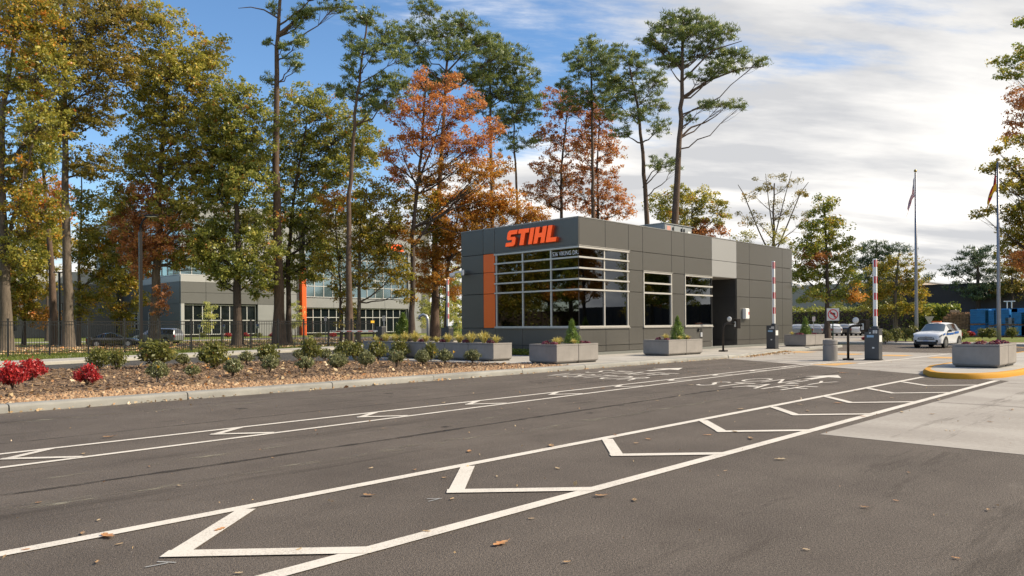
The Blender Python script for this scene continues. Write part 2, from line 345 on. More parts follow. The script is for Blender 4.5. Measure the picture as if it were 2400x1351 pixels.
# joint lines sawn into the apron, shown by narrow dark grooves
gr = mat('joint_dark', (0.10, 0.09, 0.08), 0.95)
ap = bpy.data.objects['gate_apron']
for X in (15.4, 21.2, 27.6, 33.2): 
    MB().box(X, X + 0.02, -20, 4.0 if X < 22 else 15.4, 0.0042, 0.0062).build('paving_joint', gr, ap)
for Y in (0.4, -3.6):
    MB().box(10.2, 38, Y, Y + 0.02, 0.0042, 0.0062).build('paving_joint', gr, ap)

# main kerb: precast lengths with open joints
def kerb_profile(w=0.36, h=0.15): return [(0, -0.1), (0, h * 0.62), (0.012, h * 0.82), (0.04, h * 0.95), (0.085, h), (w, h), (w, -0.1)]
kerb = empty('kerb', (0, 15.62, 0)); kerb['kind'] = 'structure'; kerb['label'] = 'pale concrete kerb between the road and the shrub bed'
xs = [-12.9, -9.7, -6.5, -3.2, 0.0, 3.15, 6.29, 9.74, 12.9, 16.4, 19.45, 22.66, 25.9, 29.2]
rng = random.Random(4)
for a, b in zip(xs, xs[1:]):
    mb = MB().prism(kerb_profile(), 0.0, b - a - 0.022, 'x'); mb.v = [(x + a, y, z) for x, y, z in mb.v]
    o = mb.build('kerb_stone', kerbm, kerb); o.location = (0, rng.uniform(-.008, .008), rng.uniform(-.004, .003))
    smooth_by_angle(o, 50)
# the kerb sweeps back to the building line beyond the card reader
cur = [Vector((29.25, 15.62)), Vector((31.2, 15.68)), Vector((33.2, 16.0)), Vector((35.0, 16.5)), Vector((37.2, 16.9)), Vector((41, 17.0)), Vector((44.5, 17.0)), Vector((46.6, 17.3)), Vector((47.2, 18.6)), Vector((47.3, 24))]
prof = kerb_profile(0.30, 0.14)
for a, b in zip(cur, cur[1:]):
    d = (b - a); n = Vector((-d.y, d.x)).normalized(); ln_ = d.length; t = d.normalized()
    mb = MB(); mb.prism(prof, 0.0, ln_ - 0.02, 'x')
    mb.v = [(a.x + t.x * x + n.x * y, a.y + t.y * x + n.y * y - 15.62, z * (1.0 if a.x < 31 or a.x > 40 else 0.75)) for x, y, z in mb.v]
    smooth_by_angle(mb.build('kerb_stone', kerbm, kerb), 50)
walk = struct('walkway', MB().prism([(19.2, 15.99), (29.2, 15.99), (31.2, 16.0), (33.0, 16.3), (35, 16.8), (37.2, 17.2), (46.4, 17.3), (46.9, 18.6), (46.9, 29.5), (24.5, 29.5), (24.5, 29.2), (19.0, 29.2), (18.2, 24), (18.6, 20.0)], -0.05, 0.132), walkm)
for X in (22.6, 25.8, 29.0, 32.4, 35.8, 39, 42.2): MB().box(X, X + 0.012, 16.1 if X < 33 else 17.3, 20.4, 0.1325, 0.1345).build('paving_joint', gr, walk)
bed = struct('planting_bed', MB().prism([(-30, 15.98), (19.18, 15.98), (18.55, 20.0), (18.1, 24), (16.5, 26.6), (14, 28.7), (-30, 28.9)], -0.05, 0.10), mulch)
# far kerb and verge of the back road
kf = empty('far_kerb', (0, 0, 0)); kf['kind'] = 'structure'; kf['label'] = 'pale kerb and pavement strip along the back road below the fence'
line = [Vector((-20, 33.2)), Vector((0, 33.6)), Vector((6.6, 34.6)), Vector((14.6, 37.4)), Vector((22.6, 40.0)), Vector((30.6, 42.7)), Vector((38, 45.6)), Vector((44, 50))]
for a, b in zip(line, line[1:]):
    d = b - a; n = Vector((-d.y, d.x)).normalized(); t = d.normalized()
    q = [a, b - t * 0.02, b - t * 0.02 + n * 2.6, a + n * 2.6]
    MB().prism([(p.x, p.y) for p in q], -0.05, 0.13).build('kerb_stone', walkm, kf, bevel=0.03)
# gravel and bark chips, real loose pieces
def stones(n, xr, yfun, size, z0, m, name, label, chips=False, seed=1):
    g = np.random.default_rng(seed); x = g.uniform(*xr, n); lo, hi = yfun(x); y = lo + (hi - lo) * g.random(n)
    s = size * g.lognormal(0, 0.32, n)
    q = g.normal(size=(n, 3, 3)); e1 = q[:, 0] / np.linalg.norm(q[:, 0], axis=1, keepdims=True)
    e2 = np.cross(e1, q[:, 1]); e2 /= np.linalg.norm(e2, axis=1, keepdims=True); e3 = np.cross(e1, e2)
    if chips:
        e1[:, 2] *= 0.35; e2[:, 2] *= 0.35; sc = (1.0, 0.33, 0.10)
    else: sc = (1.0, 0.75, 0.6)
    c = np.stack([x, y, z0 + s * g.uniform(0.05, 0.5, n)], 1)
    ax = [e1 * (s * sc[0])[:, None], e2 * (s * sc[1])[:, None], e3 * (s * sc[2])[:, None]]
    V = np.stack([c + ax[0], c - ax[0], c + ax[1], c - ax[1], c + ax[2], c - ax[2]], 1)
    T = np.array([(0, 2, 4), (2, 1, 4), (1, 3, 4), (3, 0, 4), (2, 0, 5), (1, 2, 5), (3, 1, 5), (0, 3, 5)])
    Fc = (np.arange(n)[:, None, None] * 6 + T[None]).reshape(-1, 3)
    tone = np.repeat(np.clip(g.beta(2, 2, n), 0, 1), 8)
    o = link(name, idx_mesh(name, V.reshape(-1, 3), Fc, m, tone)); tag(o, label, 'gravel' if not chips else 'bark mulch', kind='stuff'); return o
stones(56000, (-1, 19.3), lambda x: (np.full_like(x, 16.0), 17.75 + 0.25 * np.sin(x * 1.3) + 0.15 * np.sin(x * 3.1) + np.clip((x - 15) * 0.16, 0, .8)), 0.031, 0.10, gravm, 'gravel_strip', 'tan river gravel strip behind the roadside kerb', seed=2)
stones(16000, (-1, 18.6), lambda x: (np.full_like(x, 17.4), np.minimum(28.8, np.maximum(18, 28.8 - np.clip(x - 14, 0, 9) * 2.0))), 0.075, 0.10, chipm, 'bark_chips', 'brown bark chips covering the shrub bed', chips=True, seed=3)

# ---------------- painted markings, sheets laid on the asphalt
def strip(p, q, w, z, name='lane_line', m=white, parent=road):
    p, q = Vector(p), Vector(q); d = (q - p).normalized(); n = Vector((-d.y, d.x)) * w / 2
    return MB().sheet([tuple(p - n), tuple(q - n), tuple(q + n), tuple(p + n)], z).build(name, m, parent)
strip((-30, 5.50), (22.2, 6.12), 0.128, 0.0075); strip((-30, 3.80), (22.0, 4.36), 0.135, 0.0080)
strip((-30, 9.75), (31.0, 11.275), 0.100, 0.0075); strip((-20, 8.37), (34.0, 11.205), 0.100, 0.0080)
def chev(xa, ya, xv, yv, yb, w=0.20):
    strip((xa + .03, ya), (xv, yv), w, 0.0095, 'chevron'); 
    strip((xv - w * .45, yv + w * .35), (xa + .08, yb), w, 0.0105, 'chevron')
for k in range(-2, 8):
    x = 2.78 + 2.47 * k; chev(x, 5.78 + 0.012 * x, x - 0.84, 4.98 + 0.012 * x, 4.10 + 0.012 * x, 0.145)
for k in range(-1, 11):
    x = 2.55 + 2.47 * k; chev(x, 10.50 + 0.025 * x, x - 0.55, 10.0 + 0.039 * x, 9.46 + 0.0525 * x, 0.11)
def road_text(s, x, y, hx, wy, name='lettering'):
    me = text_mesh(name, s, 1.0, white, bold=-0.010); V = np.array([v.co for v in me.vertices]); mn, mxx = V.min(0), V.max(0)
    for v in me.vertices:
        a = (v.co.x - mn[0]) / (mxx[0] - mn[0]); b = (v.co.y - mn[1]) / (mxx[1] - mn[1])
        v.co = (x + b * hx, y - a * wy, 0.0072)
    o = link(name, me, road); o['label'] = 'white painted word ' + s; return o
road_text('VISITOR', 16.2, 14.75, 1.35, 3.2); road_text('STAFF', 18.1, 14.65, 1.3, 2.7)
road_text('STAFF', 16.0, 9.5, 1.4, 2.5); road_text('ONLY', 17.8, 9.35, 1.35, 2.15)
def arrow(x, y, s=1.0, turn=False):
    if turn: poly = [(x, y - .12), (x + 1.5, y - .12), (x + 1.75, y + .1), (x + 1.75, y + .45), (x + 2.1, y + .45), (x + 1.6, y + 1.15), (x + 1.1, y + .45), (x + 1.45, y + .45), (x + 1.4, y + .12), (x, y + .12)]
    else: poly = [(x, y - .11), (x + 1.1 * s, y - .11), (x + 1.0 * s, y - .5), (x + 2.1 * s, y), (x + 1.0 * s, y + .5), (x + 1.1 * s, y + .11), (x, y + .11)]
    MB().sheet(poly, 0.0073).build('painted_arrow', white, road)
arrow(19.9, 13.45); arrow(19.5, 8.15)
for (x, y) in ((37.6, 16.0), (36.2, 13.2), (35.9, 11.0), (34.8, 8.7)):
    MB().sheet([(x - .7, y - .55), (x + .7, y - .55), (x + .7, y + .55), (x - .7, y + .55)], 0.0085).build('yellow_bar', yellow, ap)
MB().sheet([(26.3, 10.9), (28.5, 10.35), (28.5, 10.0), (26.3, 10.0)], 0.0088).build('yellow_bar', yellow, ap)
strip((39.6, 15), (39.6, -8), 0.16, 0.0080, 'stop_line', white, road)
strip((27.2, 12.5), (31.0, 11.2), 0.15, 0.0085, 'lane_line', white, ap); strip((27.8, 9.8), (39, 9.6), 0.15, 0.0082, 'lane_line', white, ap)
strip((44, 6), (52, 9.5), 0.14, 0.0078, 'bay_line', yellow, road)
# chalk layout ticks left by the painters near the chevron tips
for (x, y, a) in ((1.86, 4.83, 2.2), (1.82, 4.86, 3.0), (4.14, 4.92, 2.4), (4.12, 4.93, 3.2)):
    strip((x, y), (x + .13 * math.cos(a), y + .13 * math.sin(a)), 0.014, 0.0066, 'chalk_tick', mat('chalk', (0.34, 0.34, 0.33), 0.9))
# worn seam, dusty streaks and oil drips with shapes of their own
def wob_strip(name, x0, x1, y0, sl, w0, amp, m, z, seed, n=120):
    g = np.random.default_rng(seed); xs_ = np.linspace(x0, x1, n); ys_ = y0 + sl * xs_ + np.cumsum(g.normal(0, amp, n)); wd = w0 * (.6 + .8 * g.random(n))
    mb = MB(); mb.add([(x, y - d, z) for x, y, d in zip(xs_, ys_, wd)] + [(x, y + d, z) for x, y, d in zip(xs_, ys_, wd)], [(i, i + 1, n + 1 + i, n + i) for i in range(n - 1)]); mb.build(name, m, road)
seam = mask_mat('seam_dark', (0.040, 0.034, 0.029), 9, .38, .62, (.35, 1, 1)); dust = mask_mat('dust_pale', (0.26, 0.235, 0.18), 4, .52, .66, (.5, 2.2, 1)); tyre_dark = mask_mat('tyre_path', (0.062, 0.052, 0.044), 2.2, .50, 1.05, (.12, 1.4, 1)); oil = mask_mat('oil_drip', (0.022, 0.019, 0.017), 14, .42, .6, (1, 1, 1), .5)
wob_strip('worn_seam', -8, 23, 7.92, .028, .045, .006, seam, .0032, 8); wob_strip('dust_streak', -6, 21, 8.42, .032, .05, .008, dust, .0034, 9); wob_strip('dust_streak', 0, 14, 7.3, .02, .10, .012, dust, .0034, 10)
wob_strip('dust_streak', 2, 18, 13.9, .012, .12, .012, dust, .0034, 11); wob_strip('worn_seam', -8, 28, 11.45, .03, .02, .005, seam, .0032, 12)
for k, (y, sl) in enumerate(((7.1, .02), (8.9, .03), (12.4, .02), (14.2, .01), (2.6, .01), (.9, .0))): wob_strip('tyre_path', -12, 30 if k < 4 else 9.6, y, sl, .30, .01, tyre_dark, .0025 + .0002 * k, 20 + k)
g = np.random.default_rng(5)
for k in range(16):
    x, y, r_ = g.uniform(2, 20), (g.normal(8.1, .25) if k % 2 else g.normal(13.0, .3)), g.uniform(.04, .10); nn_ = 14
    MB().sheet([(x + r_ * 1.3 * math.cos(6.283 * q / nn_) * (1 + .25 * math.sin(3 * q + k)), y + r_ * math.sin(6.283 * q / nn_) * (1 + .25 * math.cos(2 * q + k))) for q in range(nn_)], .0037).build('oil_drip', oil, road)
cdirt = mask_mat('concrete_stain', (0.20, 0.175, 0.15), 2.6, .52, 1.0, (.16, 1.5, 1)); 
for k, (x0, x1, y, w_) in enumerate(((10.3, 22, 3.0, .35), (10.3, 24, 1.2, .35), (24, 39, 8.2, .4), (26, 39, 13.2, .4), (25.5, 39, 14.9, .3), (10.3, 30, -1.2, .5))): MB().sheet([(x0, y - w_), (x1, y - w_), (x1, y + w_), (x0, y + w_)], .0066 + .0002 * k).build('tyre_path', cdirt, ap)
# ---------------- yellow-kerbed island
isl = empty('traffic_island', (0, 0, 0)); isl['kind'] = 'structure'; isl['label'] = 'concrete traffic island edged by a yellow kerb'
out = [(22.0, 5.35), (22.15, 5.0), (22.5, 4.72), (23.2, 4.45), (24.6, 4.28), (40, 4.1), (40, 6.95), (25.6, 6.9), (23.6, 6.5), (22.5, 6.05), (22.1, 5.7)]
cx, cy = 26.0, 5.6
def inset(poly, d):
    r = []; n = len(poly)
    for i in range(n):
        a, b, c = Vector(poly[i - 1]), Vector(poly[i]), Vector(poly[(i + 1) % n])
        n1 = Vector((-(b - a).y, (b - a).x)).normalized(); n2 = Vector((-(c - b).y, (c - b).x)).normalized(); m = (n1 + n2).normalized(); r.append(tuple(b + m * d / max(.5, m.dot(n1))))
    return r
i1 = inset(out, 0.03); i2 = inset(out, 0.17); i3 = inset(out, 0.16); n = len(out)
mb = MB(); mb.add([(x, y, -.02) for x, y in out] + [(x, y, .10) for x, y in out] + [(x, y, .145) for x, y in i1] + [(x, y, .15) for x, y in i2] + [(x, y, -.02) for x, y in i2],
                  [(l * n + i, l * n + (i + 1) % n, (l + 1) * n + (i + 1) % n, (l + 1) * n + i) for l in range(4) for i in range(n)])
smooth_by_angle(mb.build('yellow_kerb', kyellow, isl), 50)
MB().prism(i2, -0.02, 0.143).build('island_paving', walkm, isl)
# far side of the gate court: kerb, walk, mulch and lawn strip
struct('far_walk', MB().prism([(53.3, -30), (56.8, -30), (56.8, 17.5), (60, 23), (60, 27), (53.3, 20)], -0.04, 0.13), walkm, bevel=0.03)
struct('mulch_strip', MB().prism([(56.83, -30), (58.6, -30), (58.6, 16), (61, 20), (60.2, 22.6), (56.83, 17.5)], -0.04, 0.115), mulch)
struct('lane_beyond', MB().sheet([(53.3, 20.2), (60, 27.2), (110, 60), (110, 30), (64, 22.8), (60.2, 22.7)], -0.01), conc)
# ------------------------------------------------------------------ gatehouse
def panel_mat(name, col, rough, metal):
    m, t, b = mat_new(name); ln = t.links.new
    tcn = t.nodes.new('ShaderNodeTexCoord'); oi = t.nodes.new('ShaderNodeObjectInfo')
    mp_ = t.nodes.new('ShaderNodeMapping'); mp_.inputs['Scale'].default_value = (7, 7, 0.12); ln(tcn.outputs['Object'], mp_.inputs[0])
    nz = t.nodes.new('ShaderNodeTexNoise'); nz.inputs['Scale'].default_value = 3; nz.inputs['Detail'].default_value = 4; ln(mp_.outputs[0], nz.inputs['Vector'])
    big = t.nodes.new('ShaderNodeTexNoise'); big.inputs['Scale'].default_value = 0.8; ln(tcn.outputs['Object'], big.inputs['Vector'])
    ad = t.nodes.new('ShaderNodeMath'); ad.operation = 'ADD'; ln(nz.outputs[0], ad.inputs[0]); ln(oi.outputs['Random'], ad.inputs[1])
    rp = t.nodes.new('ShaderNodeValToRGB'); rp.color_ramp.elements[0].position = 0.3; rp.color_ramp.elements[1].position = 1.6 / 1.7
    rp.color_ramp.elements[0].color = (*[c * .93 for c in col], 1); rp.color_ramp.elements[1].color = (*[min(1, c * 1.07) for c in col], 1)
    ln(ad.outputs[0], rp.inputs[0]); ln(rp.outputs[0], b.inputs['Base Color']); b.inputs['Metallic'].default_value = metal
    mr_ = t.nodes.new('ShaderNodeMapRange'); mr_.inputs['To Min'].default_value = rough - .06; mr_.inputs['To Max'].default_value = rough + .08; ln(nz.outputs[0], mr_.inputs['Value']); ln(mr_.outputs[0], b.inputs['Roughness'])
    bp = t.nodes.new('ShaderNodeBump'); bp.inputs['Strength'].default_value = 0.06; bp.inputs['Distance'].default_value = 0.05; ln(big.outputs[0], bp.inputs['Height']); ln(bp.outputs[0], b.inputs['Normal'])
    return m
p_grey = panel_mat('panel_charcoal', (0.118, 0.113, 0.102), 0.30, 0.40)
p_light = panel_mat('panel_silver', (0.33, 0.33, 0.325), 0.36, 0.3)
p_orange = panel_mat('panel_orange', (0.88, 0.15, 0.014), 0.35, 0.0)
p_dark = panel_mat('panel_dark', (0.085, 0.083, 0.080), 0.22, 0.45)
back = mat('wall_backing', (0.02, 0.02, 0.02), 0.9)
alu = mat('aluminium_frame', (0.56, 0.54, 0.50), 0.38, 0.45, var=0.05, vscale=3)
coping = mat('metal_coping', (0.30, 0.295, 0.28), 0.35, 0.5)
glass = glass_mat('tinted_glass', (0.13, 0.155, 0.16))
roofm = mat('roof_membrane', (0.45, 0.44, 0.42), 0.9)
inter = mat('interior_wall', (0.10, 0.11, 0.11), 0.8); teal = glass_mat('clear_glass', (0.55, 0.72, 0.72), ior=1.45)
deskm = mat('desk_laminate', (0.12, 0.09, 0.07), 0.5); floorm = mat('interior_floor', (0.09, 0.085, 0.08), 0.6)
GX, GY, GL, GW = 25.07, 20.47, 21.65, 7.68
gh = empty('gatehouse', (GX, GY, 0), 0, 'single-storey charcoal panelled gatehouse with corner glazing and orange lettering', 'building')
CXs = [0, 1.91, 3.7, 4.87, 7.42, 8.62, 11.44, 14.24, 15.79, 20.19, 21.65]
RZ = [0.27, 0.55, 1.36, 3.03, 4.07, 4.98, 6.2]
GAP = 0.011
def pan_y(x0, x1, z0, z1, m=p_grey, y=0.0, th=0.05): return MB().box(x0 + GAP, x1 - GAP, y, y + th, z0 + GAP, z1 - GAP).build('facade_panel', m, gh, bevel=0.006, seg=1)
def pan_x(y0, y1, z0, z1, m=p_grey, x=0.0, th=0.05): return MB().box(x, x + th, y0 + GAP, y1 - GAP, z0 + GAP, z1 - GAP).build('facade_panel', m, gh, bevel=0.006, seg=1)
for i in range(10):
    x0, x1 = CXs[i], CXs[i + 1]
    for j in range(6):
        z0, z1 = RZ[j], RZ[j + 1]; m = p_grey
        if i < 2 and 2 <= j <= 4: continue
        if i in (3, 5) and j in (2, 3): continue
        if i == 6 and j <= 3: continue
        if i == 6: m = p_light
        if i in (0,): x0 = 0.051 if True else 0
        pan_y(x0 - (GAP if i == 0 else 0), x1, z0, z1, m)
YC = [0, 3.41, 5.25, 6.05, GW]
for i in range(4):
    for j in range(6):
        y0, y1, z0, z1 = YC[i], YC[i + 1], RZ[j], RZ[j + 1]; m = p_grey
        if i < 2 and 2 <= j <= 4: continue
        if i == 2 and 2 <= j <= 4: m = p_orange
        pan_x(y0, y1, z0, z1, m)
# end and rear walls in the same cladding
for j in range(6):
    pan_x(0.06, GW / 2, RZ[j], RZ[j + 1], p_grey, GL - 0.05); pan_x(GW / 2, GW, RZ[j], RZ[j + 1], p_grey, GL - 0.05)
RWIN = ((0.6, 2.2), (3.0, 5.0), (8.4, 11.4), (5.6, 6.9))
for a, b in ((0, 0.6), (0.6, 2.2), (2.2, 3.0), (3.0, 5.0), (5.0, 5.6), (5.6, 6.9), (6.9, 8.4), (8.4, 11.4), (11.4, 14.24), (14.24, 18), (18, GL)):
    for j in range(6):
        if (a, b) in RWIN and j in (2, 3): continue
        pan_y(max(a, .06), min(b, GL - .06), RZ[j], RZ[j + 1], p_grey, GW - 0.05)
# backing behind the open joints (kept clear of the window openings)
def bk(x0, x1, y0, y1, z0, z1): MB().box(x0, x1, y0, y1, z0, z1).build('wall_backing', back, gh)
bk(0.07, GL - .06, .07, .16, 4.99, 6.15); bk(0.07, 11.40, .07, .16, .13, 1.33); bk(14.26, GL - .06, .07, .16, .13, 4.985)
bk(3.73, 4.84, .07, .16, 1.335, 4.985); bk(7.45, 8.6, .07, .16, 1.335, 4.985); bk(4.845, 7.445, .07, .16, 4.1, 4.985); bk(8.605, 11.4, .07, .16, 4.1, 4.985); bk(11.41, 14.25, .07, .16, 4.1, 4.98)
bk(.07, .16, .17, GW - .06, 4.99, 6.15); bk(.07, .16, .17, GW - .06, .13, 1.33); bk(.07, .16, 5.28, GW - .06, 1.335, 4.985); bk(GL - .15, GL - .06, .17, GW - .06, .13, 6.15)
bk(.17, GL - .16, GW - .15, GW - .06, 4.1, 6.15); bk(.17, GL - .16, GW - .15, GW - .06, .13, 1.33); bk(11.45, GL - .16, GW - .15, GW - .06, 1.335, 4.09)
for a, b in ((.17, .6), (2.2, 3.0), (5.0, 5.6), (6.9, 8.4)): bk(a, b, GW - .15, GW - .06, 1.335, 4.09)
# plinth strip, sill flashings, coping, roof
MB().box(-.012, GL + .01, -.012, .05, .13, .265).build('plinth', mat('plinth_strip', (0.20, 0.205, 0.19), .45, .3), gh)
MB().box(-.012, .05, .06, GW, .10, .265).build('plinth', MAT['plinth_strip'], gh)
MB().box(-.02, GL + .02, -.02, .30, 6.20, 6.235).build('coping', coping, gh); MB().box(-.02, .30, .301, GW, 6.20, 6.235).build('coping', coping, gh)
MB().box(GL - .3, GL + .02, .301, GW, 6.20, 6.235).build('coping', coping, gh); MB().box(.301, GL - .301, GW - .3, GW + .02, 6.20, 6.235).build('coping', coping, gh)
MB().box(.17, GL - .16, .17, GW - .16, 5.55, 5.75).build('roof', roofm, gh)
# interior seen through the glass
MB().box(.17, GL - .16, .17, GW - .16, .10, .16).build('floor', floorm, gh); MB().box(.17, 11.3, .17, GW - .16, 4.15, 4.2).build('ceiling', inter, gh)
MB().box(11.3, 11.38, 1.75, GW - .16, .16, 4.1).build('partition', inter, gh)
d = empty('desk', (0, 0, 0)); d.parent = gh
MB().box(.9, 3.4, 1.3, 2.0, .88, .93).build('desktop', deskm, d); MB().box(.95, 1.0, 1.35, 1.95, .16, .88).build('leg', deskm, d); MB().box(3.3, 3.35, 1.35, 1.95, .16, .88).build('leg', deskm, d)
for X in (1.5, 2.4): MB().box(X, X + .55, 1.75, 1.79, 1.05, 1.4).box(X + .25, X + .3, 1.79, 1.83, .93, 1.2).build('monitor', mat('monitor_black', (.01, .01, .012), .3), d)

def bars(mb_list, m, parent): 
    for b in mb_list: MB().box(*b).build('frame_bar', m, parent)
def window(name, label):
    o = empty(name); o.parent = gh; o['label'] = label; return o
# corner window
cw = window('window', 'full corner window with five rows of panes')
zb = [1.40, 3.04, 3.50, 3.98, 4.46, 4.90]; FW = .085
xm = [0.0, 1.86, 3.66]; ym = [0.0, 1.64, 3.40, 5.16]
for k, z in enumerate(zb):
    h = FW if k in (0, 5) else .07
    MB().box(.02, 3.68, .015, .12, z - h / 2, z + h / 2).build('frame_bar', alu, cw); MB().box(.015, .12, .121, 5.22, z - h / 2, z + h / 2).build('frame_bar', alu, cw)
    # bold aluminium fins on the sunny side
    MB().box(-.03 if k else -.02, 3.70, -.05, .0145, z - .035, z + .035).build('glazing_fin', alu, cw)
    MB().box(-.05, .0145, -.0, 5.24, z - .034, z + .034).build('glazing_fin', alu, cw)
for X in xm[1:]: MB().box(X - .035, X + .035, .012, .118, 1.44, 4.86).build('mullion', alu, cw)
for Y in ym[1:]: MB().box(.012, .118, Y - .035, Y + .035, 1.44, 4.86).build('mullion', alu, cw)
MB().box(.055, .075, .055, .075, 1.44, 4.86).build('corner_joint', back, cw)
MB().box(-.04, 3.74, -.075, .0, 1.325, 1.352).build('sill', alu, cw); MB().box(-.075, -.001, .0, 5.26, 1.3255, 1.3525).build('sill', coping, cw)
MB().box(-.05, 3.74, -.07, -.001, 4.955, 4.975).build('head_flashing', alu, cw); MB().box(-.07, -.001, 0, 5.26, 4.955, 4.975).build('head_flashing', coping, cw)
for i in range(2):
    for j in range(5): MB().box(xm[i] + (.08 if i == 0 else .036), xm[i + 1] - .036, .062, .07, zb[j] + .04, zb[j + 1] - .036).build('pane', glass, cw)
for i in range(3):
    for j in range(5): MB().box(.062, .07, ym[i] + (.08 if i == 0 else .036), ym[i + 1] - .036, zb[j] + .04, zb[j + 1] - .036).build('pane', glass, cw)
ad = text_mesh('address_lettering', '536 VIKING DR.', 0.27, mat('lettering_white', (.85, .85, .85), .5)); ad.transform(Matrix(((0, 0, -1, 0), (-1, 0, 0, 0), (0, 1, 0, 0), (0, 0, 0, 1))))
V = [v.co.copy() for v in ad.vertices]; w_ = max(v.y for v in V) - min(v.y for v in V)
for v in ad.vertices: v.co.y = 1.56 + (v.co.y - max(q.y for q in V)) * (1.50 / w_); v.co.x += .052; v.co.z += 4.58
o = link('address_lettering', ad, cw); o['label'] = 'white lettering 536 VIKING DR. on the glass'
# single windows
def win2(x0, x1, lab, right_open=False):
    wn = window('window', lab); zs = [1.40, 3.02, 3.50, 4.02]
    for k, z in enumerate(zs):
        h = .08
        MB().box(x0 + .02, x1 - (.02 if not right_open else -.02), -.03, .10, z - h / 2, z + h / 2).build('frame_bar', alu, wn)
    for X in ((x0 + .05, x1 - .05) if not right_open else (x0 + .05,)): MB().box(X - .035, X + .035, -.028, .10, 1.445, 3.975).build('mullion', alu, wn)
    if right_open:
        MB().box(x1 - .04, x1, -.0, .05, 1.445, 3.975).build('mullion', back, wn)
    for j in range(3): MB().box(x0 + .086, x1 - .086 if not right_open else x1 - .041, .045, .053, zs[j] + .041, zs[j + 1] - .041).build('pane', glass, wn)
    MB().box(x0 - .02, x1 + .03, -.07, -.0, 1.325, 1.352).build('sill', alu, wn); MB().box(x0 - .02, x1 + .03, -.06, -.031, 4.065, 4.085).build('head_flashing', alu, wn)
    return wn
win2(CXs[3], CXs[4], 'middle window of three panes'); w3 = win2(CXs[5], CXs[6], 'window beside the door recess', True)
# recess with door
DP = 1.75
for z0, z1 in ((.13, .55), (.55, 1.36), (1.36, 3.03), (3.03, 4.05)): MB().box(14.19, 14.24, .055, DP, z0 + GAP, z1 - GAP).build('facade_panel', p_dark, gh)
MB().box(11.45, 14.18, .06, DP, 4.05, 4.09).build('soffit', mat('soffit_panel', (.33, .30, .26), .5), gh)
MB().box(12.7, 14.185, DP, DP + .06, .14, 4.04).build('recess_wall', p_dark, gh)
dr = MB().box(11.55, 12.65, DP, DP + .05, .15, 2.55).build('door', mat('door_frame', (.52, .52, .50), .4, .4), gh); dr['label'] = 'glazed door in the recess'
MB().box(11.70, 12.5, DP - .012, DP - .002, .30, 2.42).build('pane', glass, dr); MB().tube([(12.42, DP - .05, 1.0), (12.42, DP - .05, 1.5)], .015, 6).build('handle', alu, dr)
MB().box(11.46, 11.54, .06, DP + .05, 2.56, 2.64).box(11.46, 11.54, .06, DP + .05, 3.3, 3.37).box(11.46, 11.54, DP - .05, DP + .05, .14, 4.04).box(11.46, 11.54, .056, .14, .14, 2.56).build('recess_frame', MAT['door_frame'], gh)
MB().box(11.49, 11.50, .145, DP - .06, 1.36, 4.0).build('pane', glass, gh); MB().box(11.47, 11.53, .145, DP - .06, .14, 1.34).build('recess_wall', p_grey, gh)
# rear windows let daylight into the room
for a, b in RWIN:
    wn = window('window', 'rear window seen through the room')
    MB().box(a, b, GW - .12, GW - .02, 1.36, 1.44).box(a, b, GW - .12, GW - .02, 3.98, 4.06).box(a, a + .07, GW - .12, GW - .02, 1.441, 3.979).box(b - .07, b, GW - .12, GW - .02, 1.441, 3.979).build('frame', alu, wn)
    MB().box(a + .072, b - .072, GW - .08, GW - .07, 1.441, 3.979).build('pane', teal, wn)
# raised letters
letm = mat('sign_orange', (0.95, 0.125, 0.014), 0.45)      # weak glow added to the letter faces to make the orange vivid
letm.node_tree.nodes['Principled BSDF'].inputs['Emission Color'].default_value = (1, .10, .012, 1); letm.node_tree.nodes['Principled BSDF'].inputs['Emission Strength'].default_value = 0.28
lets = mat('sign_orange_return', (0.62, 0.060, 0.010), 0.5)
SLN = 0.21
LET = {'S': ([(.0, .0), (.62, .0), (.74, .10), (.74, .46), (.66, .58), (.30, .58), (.30, .74), (.78, .74), (.78, 1.0), (.14, 1.0), (.02, .88), (.02, .52), (.11, .40), (.46, .40), (.46, .24), (.0, .24)], .80),
       'T': ([(.24, .0), (.56, .0), (.56, .74), (.82, .74), (.82, 1.0), (.0, 1.0), (.0, .74), (.24, .74)], .84),
       'I': ([(.0, .0), (.30, .0), (.30, 1.0), (.0, 1.0)], .33),
       'H': ([(.0, .0), (.30, .0), (.30, .36), (.52, .36), (.52, .0), (.82, .0), (.82, 1.0), (.52, 1.0), (.52, .62), (.30, .62), (.30, 1.0), (.0, 1.0)], .85),
       'L': ([(.0, .0), (.74, .0), (.74, .26), (.30, .26), (.30, 1.0), (.0, 1.0)], .74)}
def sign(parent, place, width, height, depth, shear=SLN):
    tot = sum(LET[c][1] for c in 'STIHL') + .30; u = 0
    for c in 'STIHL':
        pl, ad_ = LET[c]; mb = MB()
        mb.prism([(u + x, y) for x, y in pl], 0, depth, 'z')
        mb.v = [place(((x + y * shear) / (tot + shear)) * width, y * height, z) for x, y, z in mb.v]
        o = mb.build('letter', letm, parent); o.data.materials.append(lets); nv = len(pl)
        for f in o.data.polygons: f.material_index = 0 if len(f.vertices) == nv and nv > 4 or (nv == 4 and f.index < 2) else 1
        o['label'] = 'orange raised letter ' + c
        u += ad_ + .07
sign(gh, lambda a, h, d: (-.055 - d, 4.30 - a, 5.21 + h), 3.36, 0.74, 0.15)
